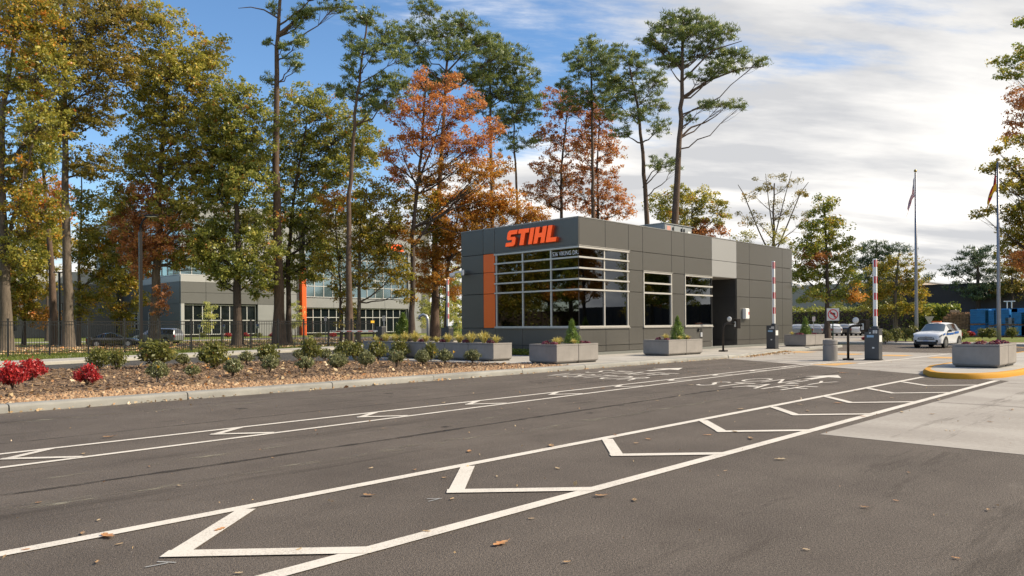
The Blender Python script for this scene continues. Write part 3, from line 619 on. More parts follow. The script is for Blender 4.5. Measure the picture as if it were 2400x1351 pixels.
# fittings on the gatehouse
whitem = mat('white_enamel', (0.72, 0.72, 0.70), 0.4); black = mat('black_plastic', (0.015, 0.015, 0.016), 0.45); galv = mat('galvanised', (0.42, 0.43, 0.44), 0.4, 0.6, var=.1, vscale=5)
ru = empty('rooftop_unit', (35.7, GY + 2.5, 5.80), 0, 'grey air conditioning unit on the gatehouse roof', 'air conditioner')
rgm = mat('unit_grey', (0.19, 0.21, 0.22), .5, .2, var=.08); rgl = mat('unit_grey_light', (0.27, 0.29, 0.30), .5, .2)
MB().box(0, 2.95, 0, 1.6, .12, 1.36).build('casing', rgm, ru, bevel=.02); MB().box(.1, 2.85, .1, 1.5, 0, .12).build('base', black, ru)
for a_, b_ in ((.06, .95), (1.0, 1.85), (1.9, 2.88)): MB().box(a_, b_, -.03, -.001, .2, 1.30).build('access_panel', rgl, ru)
MB().box(.25, .62, -.036, -.031, 1.0, 1.25).build('warning_label', mat('label_red', (.5, .25, .2), .6), ru); MB().box(2.5, 2.75, -.036, -.031, .85, 1.1).build('rating_label', whitem, ru)
for X in (.82, 1.72, 2.0): MB().box(X, X + .05, -.09, -.031, .95, 1.2).build('handle', black, ru)
MB().box(-.05, 3.0, -.05, 1.65, 1.361, 1.40).build('lid', rgl, ru)
pb = empty('phone_box', (39.95, GY, 1.75), 0, 'white wall box mounted on the gatehouse beside the door', 'wall box')
MB().box(0, .45, -.20, -.003, 0, .62).build('casing', whitem, pb, bevel=.03); MB().box(.02, .43, -.225, -.201, .03, .59).build('lid', whitem, pb, bevel=.015); MB().box(.30, .40, -.23, -.226, .25, .42).build('red_emblem', mat('emblem_red', (.5, .03, .03), .5), pb)
def camera_fix(loc, sx, lab, flip=False):
    c = empty('security_camera', loc, 0, lab, 'security camera')
    MB().box(-.02 if not flip else -.30, .30 if not flip else .02, -.10, .0, -.14, .14).build('bracket', whitem, c, bevel=.02)
    a = 1
    MB().tube([(0, -.05, .05), (-.0, -.35, .03), (0, -.5, -.03)], .05, 8).build('arm', whitem, c); MB().lathe([(.02, .12), (.13, .08), (.15, 0), (.13, -.08), (.05, -.13)], 14, (0, -.56, -.12)).build('dome', whitem, c, smooth=True)
    return c
c1 = camera_fix((GX + GL - .003, GY + .22, 4.02), 1, 'white dome camera on the far end of the gatehouse wall'); c1.rotation_euler = (0, 0, R(60)); c1.location = (GX + GL - .1, GY - .005, 4.02)
c2 = camera_fix((GX - .004, GY + GW - .2, 4.15), 1, 'pale camera bracket on the left corner of the gatehouse'); c2.rotation_euler = (0, 0, R(-120)); c2.location = (GX - .10, GY + GW - .25, 4.15)
ic = empty('door_intercom', (GX + 9.9, GY - .002, .80), 0, 'small white and black intercom below the gatehouse end window', 'intercom')
MB().box(.25, .42, -.06, -.0, 0, .24).build('call_panel', whitem, ic, bevel=.01); MB().box(0, .10, -.08, 0, .28, .45).build('hood', black, ic, bevel=.01)
# ------------------------------------------------------------------ vegetation
bark_dark = mat('bark_dark', (0.070, 0.050, 0.038), 0.95, var=0.5, vscale=3.0, bump=1.0, bscale=14, stretch=(3, 3, .5))
bark_grey = mat('bark_grey', (0.125, 0.098, 0.074), 0.95, var=0.45, vscale=3.0, bump=1.0, bscale=14, stretch=(3, 3, .5))
bark_pine = mat('bark_pine', (0.110, 0.072, 0.050), 0.95, var=0.45, vscale=3.0, bump=1.0, bscale=10, stretch=(3, 3, .6))
GAIN = 2.3
LM = {
 'oak': leaf_mat('leaf_oak', [(0, (0.040, 0.042, 0.007)), (.45, (0.095, 0.093, 0.017)), (.75, (0.168, 0.137, 0.028)), (.90, (0.269, 0.158, 0.033)), (1, (0.202, 0.063, 0.017))], .48, gain=GAIN * 1.65),
 'oakdark': leaf_mat('leaf_oak_dark', [(0, (0.035, 0.040, 0.007)), (.5, (0.081, 0.087, 0.017)), (.85, (0.174, 0.152, 0.040)), (.97, (0.229, 0.158, 0.037)), (1, (0.350, 0.073, 0.015))], .48, gain=GAIN * 1.7),
 'mix': leaf_mat('leaf_mixed', [(0, (0.053, 0.066, 0.010)), (.4, (0.124, 0.117, 0.018)), (.68, (0.224, 0.158, 0.024)), (.86, (0.425, 0.173, 0.024)), (1, (0.496, 0.112, 0.020))], .48, gain=GAIN),
 'olive': leaf_mat('leaf_olive', [(0, (.062, .060, .012)), (.5, (.130, .108, .022)), (.8, (.200, .142, .030)), (1, (.27, .145, .03))], .48, gain=GAIN),
 'brown': leaf_mat('leaf_brown', [(0, (.070, .032, .014)), (.4, (.145, .060, .024)), (.75, (.22, .10, .035)), (1, (.14, .115, .03))], .48, gain=GAIN * 1.5),
 'red': leaf_mat('leaf_red', [(0, (.13, .058, .022)), (.4, (.22, .095, .032)), (.75, (.28, .14, .042)), (1, (.26, .062, .032))], .48, gain=GAIN * 1.25),
 'orange': leaf_mat('leaf_orange', [(0, (.10, .065, .014)), (.35, (.18, .095, .017)), (.7, (.26, .125, .020)), (.9, (.25, .072, .018)), (1, (.13, .115, .02))], .48, gain=GAIN * 1.25),
 'gold': leaf_mat('leaf_gold', [(0, (.065, .072, .012)), (.4, (.13, .120, .016)), (.75, (.22, .155, .018)), (1, (.28, .14, .02))], .48, gain=GAIN),
 'green': leaf_mat('leaf_green', [(0, (0.039, 0.053, 0.009)), (.5, (0.097, 0.110, 0.017)), (.85, (0.195, 0.158, 0.026)), (1, (0.389, 0.158, 0.029))], .48, gain=GAIN * 1.3),
 'pine': leaf_mat('needle_pine', [(0, (.030, .042, .014)), (.5, (.068, .086, .024)), (.85, (.115, .128, .034)), (1, (.15, .13, .04))], .3, gain=GAIN * 1.3),
 'pinedark': leaf_mat('needle_pine_dark', [(0, (.018, .030, .014)), (.5, (.040, .060, .026)), (1, (.080, .098, .035))], .2, gain=GAIN),
 'birch': leaf_mat('leaf_birch', [(0, (.10, .12, .03)), (.5, (.22, .22, .06)), (1, (.34, .31, .10))], .48, gain=GAIN),
}
def unit(a): return a / np.maximum(np.linalg.norm(a, axis=-1, keepdims=True), 1e-9)
def leaf_quads(g, C, size, aspect=0.62, upb=0.5):
    n = len(C); nn = g.normal(size=(n, 3)); nn[:, 2] += upb; nn = unit(nn); a = unit(np.cross(nn, g.normal(size=(n, 3)))); b = np.cross(nn, a)
    s = (size * g.lognormal(0, .28, n))[:, None]
    fold = nn * s * .14
    return np.stack([C - a * s * .5, C + b * s * .5 * aspect + fold, C + a * s * .5, C - b * s * .5 * aspect + fold], 1)
def needle_tris(g, C, ln_, wd, upb=0.6):
    n = len(C); a = g.normal(size=(n, 3)); a[:, 2] += upb; a = unit(a); b = unit(np.cross(a, g.normal(size=(n, 3)))); s = (ln_ * g.lognormal(0, .2, n))[:, None]
    return np.stack([C - b * wd, C + b * wd, C + a * s], 1)
def bez(p0, p1, p2, n):
    t = np.linspace(0, 1, n)[:, None]; return (1 - t) ** 2 * p0 + 2 * t * (1 - t) * p1 + t ** 2 * p2
NLEAF = [0]
class Tubes:
    def __init__(s): s.V = []; s.Q = []; s.n = 0
    def add(s, pts, rad, k=6):
        pts = np.asarray(pts, float); m = len(pts); t = np.gradient(pts, axis=0); t = unit(t)
        ref = np.array([.31, .87, .12]) if abs(t[:, 2]).mean() > .6 else np.array([0.1, .05, 1.])
        e1 = unit(np.cross(t, ref)); e2 = np.cross(t, e1); an = np.arange(k) * 2 * np.pi / k
        ring = pts[:, None] + (e1[:, None] * np.cos(an)[None, :, None] + e2[:, None] * np.sin(an)[None, :, None]) * np.asarray(rad)[:, None, None]
        s.V.append(ring.reshape(-1, 3)); i = np.arange(m - 1)[:, None] * k; j = np.arange(k)[None]; jn = (np.arange(k) + 1)[None] % k
        s.Q.append(np.stack([i + j, i + jn, i + k + jn, i + k + j], -1).reshape(-1, 4) + s.n); s.n += m * k
    def mesh(s, name, m):
        me = idx_mesh(name, np.concatenate(s.V), np.concatenate(s.Q), m); me.shade_smooth(); return me
TR = {}
def tree(name, label, D, path, r0, blobs, kind, seed, bark=bark_grey, leaf=0.24,  dens=1.0, clump=0.55, group='trees around the gatehouse', pine=False, parts=None, limbs=(), depth=0.85, twig=0.5):
    """path: trunk sight points up the photo; blobs: crown lobes (px centre, px radii[, foliage]); D metres from the lens"""
    leaf_ = leaf; g = np.random.default_rng(seed); base = BASE(path[0][0], D); root = empty(name, base, 0, label, 'tree', group); TR[seed] = root
    if pine: blobs = [(b[0], b[1], b[2] * 1.12, b[3] * 1.28, *b[4:]) for b in blobs]; clump = clump * .72; twig = .8
    elif group.startswith('autumn'): blobs = [(b[0], b[1], b[2] * 1.10, b[3] * 1.12, *b[4:]) for b in blobs]; clump = clump * .86; dens = dens * .9
    B = np.array(base)
    P = [np.array(AT(px, py, D)) for px, py in path]; P[0] = B + np.array([0, 0, -.1])
    T = []
    for a, b in zip(P, P[1:]):
        for t in np.linspace(0, 1, 6)[:-1]: T.append(a * (1 - t) + b * t)
    T.append(P[-1]); T = np.array(T); h = (T[:, 2] - T[0, 2]) / max(.1, T[-1, 2] - T[0, 2])
    T[1:-1, :2] += g.normal(0, .03, (len(T) - 2, 2))
    rad = r0 * (1 - .78 * h ** .9); rad[0] *= 1.9; rad[1] *= 1.22 if len(rad) > 2 else 1
    # flare added as an extra low ring
    T = np.insert(T, 1, T[0] * .75 + T[1] * .25 + 0, axis=0); rad = np.insert(rad, 1, r0 * 1.3)
    tr = Tubes(); tr.add(T, rad, 10)
    br = Tubes(); hasbr = False; crowns = {}
    rv = np.array(rgt); fv = np.array(fwd); m_px = PXM(D)
    def limb(p0, c, r, k=7):
        mid = p0 * .5 + c * .5 + np.array([0, 0, -.12 * np.linalg.norm(c - p0)]) + g.normal(0, .12, 3)
        pts = bez(p0, mid, c, k); pts[1:-1] += g.normal(0, .04 * np.linalg.norm(c - p0) ** .5, (k - 2, 3)); br.add(pts, np.linspace(r, max(.012, r * .25), k), 6); return pts
    for lp in limbs:
        pts = np.array([np.array(AT(px, py, D)) for px, py in lp[0]]); 
        off = np.linspace(0, 1, len(pts))[:, None] * fv * g.normal(0, 1.0); pts = pts + off
        tt = np.linspace(0, len(pts) - 1, 4 * len(pts)); pts = np.stack([np.interp(tt, np.arange(len(pts)), pts[:, i]) for i in range(3)], 1); br.add(pts, np.linspace(lp[1], lp[1] * .3, len(pts)), 7); hasbr = True
    for bl in blobs:
        px, py, rx, ry = bl[:4]; kd = bl[4] if len(bl) > 4 else kind
        dz = g.uniform(-.6, .6) * min(rx, 70) * m_px * depth
        c = np.array(AT(px, py, D)) + fv * dz; a = np.array([rx * m_px, min(rx, max(ry, 30)) * m_px * depth, ry * m_px])
        rb = (a[0] * a[1] * a[2]) ** (1 / 3)
        hd = np.linalg.norm((c - B)[:2]); want = c[2] - .75 * np.linalg.norm((c - T[np.argmin(abs(T[:, 2] - c[2]))])[:2]) - .3 * a[2]
        i0 = int(np.argmin(abs(T[:, 2] - max(want, T[0, 2] + .28 * (T[-1, 2] - T[0, 2])))))
        lp = limb(T[i0], c, max(.03, min(rad[i0] * .55, .05 + .028 * rb))); hasbr = True
        nc = max(6, int(dens * (4.2 if not pine else 3.0) * a[0] * a[2] / clump ** 2))
        u = unit(g.normal(size=(nc, 3))); rr = g.random(nc) ** .42
        K = c + (u[:, :1] * rr[:, None] * a[0]) * rv + (u[:, 1:2] * rr[:, None] * a[1]) * fv + (u[:, 2:] * rr[:, None] * a[2]) * np.array([0, 0, 1.])
        for q in K[g.random(nc) < twig]:
            if np.linalg.norm(q - lp[-1]) > 2.2 * rb and pine: continue
            s = lp[int(g.integers(2 if not pine else 4, len(lp)))]; br.add(bez(s, s * .5 + q * .5 + np.array([0, 0, -.1]) + g.normal(0, .1, 3), q, 4), np.linspace(max(.014, .012 + .003 * rb), .006, 4), 4)
        leaf = leaf_ * (.76 if not pine else .9); per = int(52 * (clump / .55) ** 2 * (.24 / leaf_) ** 1.6) if not pine else 34
        cs = clump * g.lognormal(0, .25, nc)
        idx = np.repeat(np.arange(nc), per)
        off = unit(g.normal(size=(len(idx), 3))) * (g.random(len(idx)) ** .5)[:, None] * cs[idx][:, None] * np.array([1, 1, .62 if not pine else .42])
        Cc = K[idx] + off
        tone = np.clip(g.normal(.49, .15, nc)[idx] + g.normal(0, .17, len(idx)), 0, 1)
        Q = needle_tris(g, Cc, leaf, leaf * .13) if pine else leaf_quads(g, Cc, leaf)
        crowns.setdefault(kd, []).append((Q, tone))
    tr.V = [v - B for v in tr.V]; br.V = [v - B for v in br.V]
    link('trunk', tr.mesh('trunk', bark), root)
    if hasbr: link('branches', br.mesh('branches', bark), root)
    for kd, lst in crowns.items():
        Q = np.concatenate([q for q, _ in lst]); tn = np.concatenate([t for _, t in lst])
        link('crown', np_mesh('crown', Q.reshape(-1, 3) - B, Q.shape[1], LM[kd], tn), root); NLEAF[0] += len(Q)
    return root
A = 'autumn trees behind the fence'; PN = 'tall pines behind the gatehouse'; BK = 'trees beyond the gate court'
tree('maple_tree', 'leaning multi-stem autumn tree at the left edge behind the fence', 50, [(14, 832), (10, 600), (2, 420), (8, 250), (40, 60)], .40,
     [(50, 60, 120, 80, 'mix'), (20, 190, 80, 70), (90, 300, 80, 70), (30, 400, 70, 70, 'mix'), (95, 500, 70, 60, 'mix'), (40, 600, 60, 60), (110, 160, 60, 60)], 'oak', 11, dens=1.15, limbs=[([(8, 700), (25, 540), (60, 420), (95, 270), (150, 190)], .16), ([(10, 640), (50, 540), (75, 400)], .10)], group=A)
tree('sweetgum_tree', 'tall straight trunk with olive autumn crown behind the left fence', 56, [(160, 817), (157, 600), (152, 300), (150, 80), (152, -60)], .38,
     [(220, 70, 110, 80), (110, 120, 80, 80), (260, 170, 80, 60), (200, 260, 80, 60), (120, 290, 60, 50), (210, 380, 60, 40), (90, 10, 110, 50, 'mix'), (250, 10, 80, 40)], 'olive', 12, bark_grey, dens=1.2, limbs=[([(152, 220), (190, 180), (260, 150)], .10), ([(152, 330), (180, 300), (230, 250)], .08)], group=A)
tree('oak_tree', 'largest green oak with pale trunk beside the dark street lamp', 59, [(359, 812), (366, 640), (374, 560), (372, 450), (384, 300), (400, 120)], .40,
     [(385, 70, 70, 50), (460, 110, 70, 50), (330, 150, 60, 60), (410, 180, 90, 70), (490, 210, 60, 70), (340, 270, 70, 70), (440, 290, 90, 70), (510, 320, 60, 60), (310, 370, 50, 50), (400, 390, 100, 60), (490, 410, 70, 60), (340, 470, 70, 60, 'brown'), (440, 490, 80, 60), (300, 540, 50, 50, 'brown'), (400, 560, 70, 50, 'brown'), (480, 570, 50, 50), (440, 600, 60, 36), (340, 610, 50, 40, 'brown'), (505, 625, 40, 30), (290, 460, 40, 40)], 'oak', 13, dens=1.15, limbs=[([(368, 620), (330, 540), (290, 460)], .14), ([(376, 560), (420, 480), (450, 420)], .14)], group=A)
tree('oak_tree', 'dark-trunked green oak just left of the tall bare pine trunk', 58, [(556, 810), (557, 600), (556, 480), (565, 280)], .36,
     [(560, 240, 60, 50), (520, 300, 50, 60), (600, 320, 70, 60), (540, 390, 70, 60), (590, 430, 60, 50), (510, 460, 50, 60), (560, 510, 80, 50), (510, 570, 50, 50), (610, 580, 60, 50), (560, 630, 50, 40), (520, 650, 36, 30), (600, 650, 46, 34), (475, 560, 36, 40), (480, 620, 34, 30)], 'oakdark', 14, bark_dark, dens=1.15, group=A)
tree('oak_tree', 'broad green oak crown wrapping the tall pine trunk', 64, [(676, 805), (676, 600), (690, 450), (720, 280)], .26,
     [(700, 250, 60, 50), (760, 250, 50, 45), (820, 300, 60, 50), (680, 330, 70, 60), (770, 350, 80, 60), (860, 350, 45, 50), (700, 420, 80, 50), (800, 410, 60, 35), (670, 500, 70, 50), (720, 560, 50, 60), (640, 600, 50, 50), (690, 640, 40, 40), (740, 625, 46, 40), (640, 675, 34, 24), (600, 685, 22, 20), (760, 500, 56, 46), (820, 480, 44, 36), (600, 380, 60, 50), (760, 580, 40, 36)], 'oakdark', 15, bark_dark, dens=1.1, group=A)
tree('pine_tree', 'tallest bare pine trunk with one sweeping limb, cut by the photo top', 60, [(655, 807), (651, 600), (648, 400), (647, 200), (652, 60), (660, -60)], .46,
     [(715, 25, 35, 22), (790, 8, 45, 14), (700, 100, 24, 16), (690, 55, 20, 18), (628, 95, 16, 9), (690, 148, 22, 16), (625, 190, 16, 14), (640, 20, 14, 14), (665, 115, 18, 10), (700, 160, 14, 8), (760, -30, 80, 20)], 'pine', 16, bark_pine, leaf=.30, dens=.9, clump=.42, pine=True, limbs=[([(650, 85), (680, 55), (710, 20), (760, 8), (830, 2)], .17), ([(650, 42), (620, 25), (590, 20), (562, 24)], .07)], group=PN)
tree('pine_tree', 'twisting slim pine rising above the green oaks', 58, [(818, 803), (818, 500), (824, 380), (836, 240), (850, 130), (862, 40)], .28,
     [(850, 40, 45, 22), (905, 75, 45, 28), (825, 100, 26, 26), (880, 130, 50, 24), (935, 130, 24, 24), (905, 190, 50, 22), (800, 205, 34, 20), (845, 215, 40, 20), (880, 245, 50, 22), (825, 165, 26, 20), (940, 210, 24, 24)], 'pine', 17, bark_pine, leaf=.30, dens=.85, clump=.42, pine=True, group=PN)
tree('pine_tree', 'wide-topped pine behind the red maple', 68, [(1018, 795), (1020, 560), (1032, 400), (1044, 220), (1050, 90)], .40,
     [(1000, 30, 40, 18), (1080, 45, 60, 22), (955, 75, 36, 28), (1020, 80, 50, 22), (1110, 85, 60, 26), (1060, 125, 60, 22), (975, 135, 34, 26), (1160, 125, 36, 24), (1040, 175, 60, 20), (1110, 170, 50, 20), (1010, 205, 36, 20)], 'pine', 18, bark_pine, leaf=.32, dens=.95, clump=.46, pine=True, limbs=[([(1045, 200), (1000, 160), (955, 100)], .10), ([(1047, 170), (1100, 120), (1150, 110)], .09)], group=PN)
tree('pine_tree', 'leafy pine with a layered crown between the maple and the brown oaks', 72, [(1152, 790), (1154, 520), (1150, 330), (1148, 130)], .32,
     [(1150, 110, 40, 24), (1195, 140, 50, 26), (1140, 175, 60, 24), (1220, 185, 44, 26), (1170, 220, 70, 24), (1240, 235, 40, 22), (1120, 245, 40, 18), (1190, 275, 50, 18)], 'pine', 19, bark_pine, leaf=.32, dens=1.0, clump=.46, pine=True, group=PN)
tree('pine_tree', 'thin pine with drooping lower twigs right of the layered pine', 74, [(1214, 790), (1214, 520), (1208, 380), (1200, 240)], .24,
     [(1200, 255, 46, 20), (1240, 275, 34, 18), (1180, 310, 34, 14), (1230, 330, 36, 14), (1200, 350, 30, 12)], 'pine', 20, bark_pine, leaf=.32, dens=.6, clump=.46, pine=True, group=PN)
tree('maple_tree', 'red and orange maple left of the gatehouse', 60, [(965, 795), (968, 620), (966, 560), (980, 430), (990, 330), (1000, 180)], .27,
     [(985, 190, 30, 34), (1050, 200, 36, 30), (965, 250, 40, 36), (1020, 260, 50, 40), (1080, 265, 40, 36), (945, 320, 36, 34), (1005, 330, 60, 38), (1075, 330, 50, 40), (1125, 350, 36, 36), (935, 400, 36, 40), (1050, 400, 60, 40, 'orange'), (1120, 420, 50, 40, 'orange'), (985, 420, 40, 36, 'orange'), (1110, 235, 26, 28), (925, 265, 26, 26), (1150, 300, 30, 30), (1165, 390, 40, 36, 'orange'), (905, 360, 26, 26)], 'red', 21, bark_dark, leaf=.20, dens=0.8, clump=.5, twig=.8, limbs=[([(966, 580), (1010, 520), (1060, 490), (1130, 470)], .13), ([(978, 440), (950, 380), (935, 330)], .08), ([(982, 420), (1020, 330), (1040, 260)], .09), ([(966, 590), (985, 550), (1030, 530), (1080, 545)], .09)], group=A)
tree('maple_tree', 'golden orange maple filling behind the gatehouse left corner', 66, [(1046, 795), (1048, 640), (1060, 560), (1090, 440)], .24,
     [(1000, 480, 46, 40, 'gold'), (1060, 470, 60, 36), (1120, 480, 60, 36), (1180, 470, 50, 36), (1010, 540, 50, 40, 'gold'), (1070, 530, 50, 40), (1130, 530, 50, 36), (1200, 500, 60, 30), (1050, 600, 40, 40), (1030, 650, 34, 30), (1250, 505, 40, 20), (1000, 600, 40, 36), (985, 660, 30, 30), (1060, 560, 40, 36), (1060, 680, 24, 24)], 'orange', 22, bark_dark, leaf=.21, dens=1.25, clump=.55, limbs=[([(1050, 620), (1090, 540), (1140, 500)], .08)], group=A)
tree('gum_tree', 'thin-stemmed yellow-green tree in front of the office glass', 60, [(838, 802), (842, 640), (845, 520), (860, 440)], .20,
     [(870, 450, 50, 40), (930, 470, 40, 40), (840, 510, 50, 40), (900, 530, 60, 40), (945, 545, 36, 36, 'orange'), (850, 580, 50, 36), (910, 600, 50, 36), (870, 650, 36, 26), (930, 640, 40, 34), (880, 560, 50, 40), (820, 640, 30, 30), (950, 690, 24, 24)], 'gold', 23, bark_grey, leaf=.21, dens=1.0, clump=.52, group=A)
tree('gum_tree', 'sparse olive sapling beside the slim pine trunk', 61, [(800, 800), (796, 660), (790, 560), (785, 470)], .13,
     [(785, 470, 40, 36, 'orange'), (770, 530, 46, 40), (800, 590, 46, 40), (765, 620, 36, 30), (800, 680, 34, 34), (815, 740, 24, 30)], 'gold', 24, bark_dark, leaf=.20, dens=0.75, clump=.5, twig=.8, group=A)
tree('oak_tree', 'rust-brown oak rising behind the gatehouse letters', 78, [(1318, 790), (1316, 520), (1315, 400), (1330, 260)], .30,
     [(1300, 245, 40, 34), (1350, 260, 46, 34), (1290, 320, 40, 34), (1350, 335, 50, 40), (1280, 400, 40, 34), (1330, 410, 46, 34), (1260, 450, 44, 26), (1310, 470, 50, 26)], 'brown', 25, bark_dark, leaf=.23, dens=0.75, clump=.55, twig=.8, group=A)
tree('oak_tree', 'rust-brown oak between the two middle pines', 76, [(1402, 790), (1402, 520), (1400, 400), (1405, 280)], .24,
     [(1400, 270, 40, 36), (1380, 330, 40, 34), (1430, 340, 40, 36), (1400, 400, 56, 34), (1360, 450, 40, 30), (1420, 460, 50, 34), (1460, 490, 34, 24, 'red'), (1400, 500, 50, 20, 'red')], 'brown', 26, bark_dark, leaf=.23, dens=0.8, clump=.55, twig=.8, group=A)
tree('pine_tree', 'pine with a rounded top behind the rust-brown oaks', 74, [(1388, 790), (1390, 520), (1388, 350), (1386, 120)], .30,
     [(1390, 105, 36, 22), (1350, 140, 30, 22), (1425, 140, 34, 26), (1385, 170, 56, 20), (1335, 200, 36, 18), (1425, 200, 40, 20), (1380, 235, 60, 18), (1330, 250, 30, 12), (1430, 260, 36, 16)], 'pine', 27, bark_pine, leaf=.32, dens=.95, clump=.46, pine=True, group=PN)
tree('pine_tree', 'leaning pine second from the right above the roof', 68, [(1516, 790), (1516, 520), (1507, 380), (1498, 270), (1476, 160)], .36,
     [(1460, 130, 36, 22), (1500, 150, 36, 24), (1440, 180, 40, 22), (1535, 195, 32, 26), (1480, 210, 56, 22), (1440, 240, 36, 18), (1530, 245, 36, 20), (1480, 275, 50, 16), (1545, 300, 24, 20), (1460, 310, 34, 12), (1550, 385, 34, 18), (1580, 395, 18, 8)], 'pine', 28, bark_pine, leaf=.30, dens=.85, clump=.45, pine=True, limbs=[([(1507, 440), (1530, 400), (1575, 385)], .07)], group=PN)
tree('pine_tree', 'tallest flat-topped pine standing alone right of the roof unit', 62, [(1578, 790), (1581, 520), (1591, 350), (1598, 230), (1602, 60)], .44,
     [(1600, 30, 44, 16), (1640, 52, 50, 18), (1560, 60, 40, 16), (1518, 88, 24, 12), (1600, 85, 60, 18), (1680, 85, 44, 18), (1545, 105, 40, 14), (1650, 118, 60, 16), (1720, 125, 46, 15), (1770, 150, 26, 9), (1590, 135, 50, 14), (1700, 160, 56, 12), (1640, 180, 36, 12), (1700, 237, 46, 8), (1735, 250, 22, 6), (1650, 252, 24, 7), (1620, 278, 14, 7), (1560, 150, 30, 10)], 'pine', 29, bark_pine, leaf=.30, dens=1.15, clump=.42, pine=True, limbs=[([(1593, 325), (1620, 298), (1655, 285), (1682, 268), (1700, 252)], .09), ([(1596, 270), (1640, 250), (1700, 242)], .08), ([(1597, 230), (1660, 190), (1730, 165), (1785, 160)], .11), ([(1600, 170), (1560, 120), (1520, 95)], .08), ([(1600, 190), (1660, 130), (1720, 120)], .09)], group=PN)
tree('oak_tree', 'round green oak seen over the middle of the gatehouse roof', 100, [(1622, 775), (1622, 600), (1622, 480)], .35,
     [(1550, 480, 34, 26), (1600, 462, 40, 26), (1650, 465, 40, 28), (1685, 500, 28, 30), (1570, 515, 44, 26), (1620, 505, 44, 30), (1660, 540, 46, 26, 'brown'), (1600, 545, 60, 24, 'brown')], 'oak', 30, bark_dark, leaf=.34, dens=1.0, clump=.8, group=BK)
tree('ash_tree', 'half-bare vase-shaped tree behind the right end of the gatehouse', 84, [(1815, 770), (1815, 600), (1812, 500), (1815, 430)], .30,
     [(1760, 450, 36, 30), (1800, 425, 40, 26), (1850, 430, 40, 26), (1885, 450, 30, 36), (1770, 510, 44, 34), (1830, 490, 44, 36), (1880, 520, 30, 36), (1800, 560, 60, 30, 'oak'), (1860, 570, 44, 26, 'oak'), (1740, 555, 30, 18, 'oak')], 'olive', 31, bark_grey, leaf=.20, dens=.22, clump=.6, twig=1.0, limbs=[([(1815, 620), (1780, 540), (1745, 450), (1735, 430)], .10), ([(1815, 600), (1850, 520), (1880, 450), (1900, 425)], .10), ([(1814, 560), (1800, 480), (1790, 410)], .08), ([(1815, 560), (1835, 470), (1850, 405)], .08)], group=BK)
tree('gum_tree', 'pyramid-shaped green and rust tree right of the gatehouse', 72, [(1939, 772), (1938, 620), (1934, 520), (1930, 470)], .26,
     [(1930, 480, 26, 26), (1905, 525, 34, 30), (1955, 530, 34, 30), (1890, 580, 40, 34), (1940, 580, 40, 34), (1985, 590, 30, 34), (1880, 640, 40, 34), (1930, 640, 44, 34), (1985, 645, 36, 34), (1890, 690, 40, 22), (1960, 695, 46, 22), (1905, 600, 30, 30, 'brown'), (2000, 690, 24, 20, 'orange')], 'green', 32, bark_dark, leaf=.24, dens=1.25, clump=.6, group=BK)
tree('pine_tree', 'dark pine mass behind the yellow tree', 112, [(2050, 765), (2050, 640), (2055, 570)], .4,
     [(2020, 605, 30, 26), (2060, 595, 40, 26), (2095, 585, 34, 14), (2030, 645, 40, 26), (2080, 640, 40, 30), (2010, 690, 40, 30), (2165, 655, 24, 9), (2060, 690, 50, 30)], 'pinedark', 33, bark_dark, leaf=.5, dens=1.1, clump=.9, pine=True, group=BK)
tree('maple_tree', 'yellow maple between the raised barrier arm and the left flagpole', 76, [(2098, 778), (2098, 690), (2104, 620), (2108, 590)], .26,
     [(2105, 605, 34, 20), (2080, 640, 44, 28), (2130, 640, 36, 30), (2060, 685, 40, 24), (2110, 680, 50, 28), (2150, 690, 28, 30), (2050, 720, 34, 20), (2100, 725, 50, 20), (2150, 730, 26, 18)], 'gold', 34, bark_grey, leaf=.22, dens=.95, clump=.55, group=BK)
tree('pine_tree', 'spreading pine above the dark warehouse', 108, [(2292, 760), (2292, 660), (2290, 590)], .45,
     [(2270, 605, 34, 18), (2310, 600, 30, 20), (2245, 635, 30, 12), (2300, 635, 44, 18), (2330, 650, 30, 24), (2260, 672, 36, 10), (2310, 680, 44, 16), (2280, 695, 40, 10)], 'pinedark', 35, bark_dark, leaf=.5, dens=1.1, clump=.85, pine=True, group=BK)
tree('oak_tree', 'olive oak at the right edge behind the blue crates', 104, [(2375, 760), (2372, 680), (2370, 620)], .3,
     [(2360, 625, 30, 30), (2395, 640, 30, 34), (2370, 680, 40, 24), (2400, 600, 30, 40)], 'olive', 36, bark_dark, leaf=.36, dens=.75, clump=.8, group=BK)
tree('maple_tree', 'orange and gold maple reaching in from the right edge', 52, [(2500, 815), (2500, 600), (2480, 380)], .30,
     [(2380, 335, 44, 16), (2330, 350, 24, 9), (2360, 385, 50, 14), (2310, 395, 22, 7), (2410, 420, 50, 40), (2345, 440, 34, 10), (2300, 500, 24, 7), (2340, 490, 36, 10), (2390, 500, 44, 26), (2350, 540, 28, 10), (2400, 560, 40, 30), (2385, 610, 40, 26, 'red'), (2360, 590, 24, 10), (2430, 500, 60, 80), (2440, 620, 50, 50, 'red')], 'gold', 37, bark_dark, leaf=.20, dens=1.3, clump=.40, twig=.9, depth=.9, group=BK)
tree('gum_tree', 'dark reddish tree top at the upper right edge', 72, [(2510, 790), (2490, 500), (2470, 120)], .30,
     [(2400, 45, 34, 20), (2420, 110, 44, 30), (2365, 140, 40, 14), (2385, 165, 50, 16), (2400, 220, 40, 30, 'brown'), (2360, 175, 36, 8), (2385, 280, 36, 26, 'brown'), (2430, 250, 50, 60, 'brown'), (2380, 315, 26, 12, 'brown')], 'green', 38, bark_dark, leaf=.27, dens=.8, clump=.6, twig=.9, group=BK)
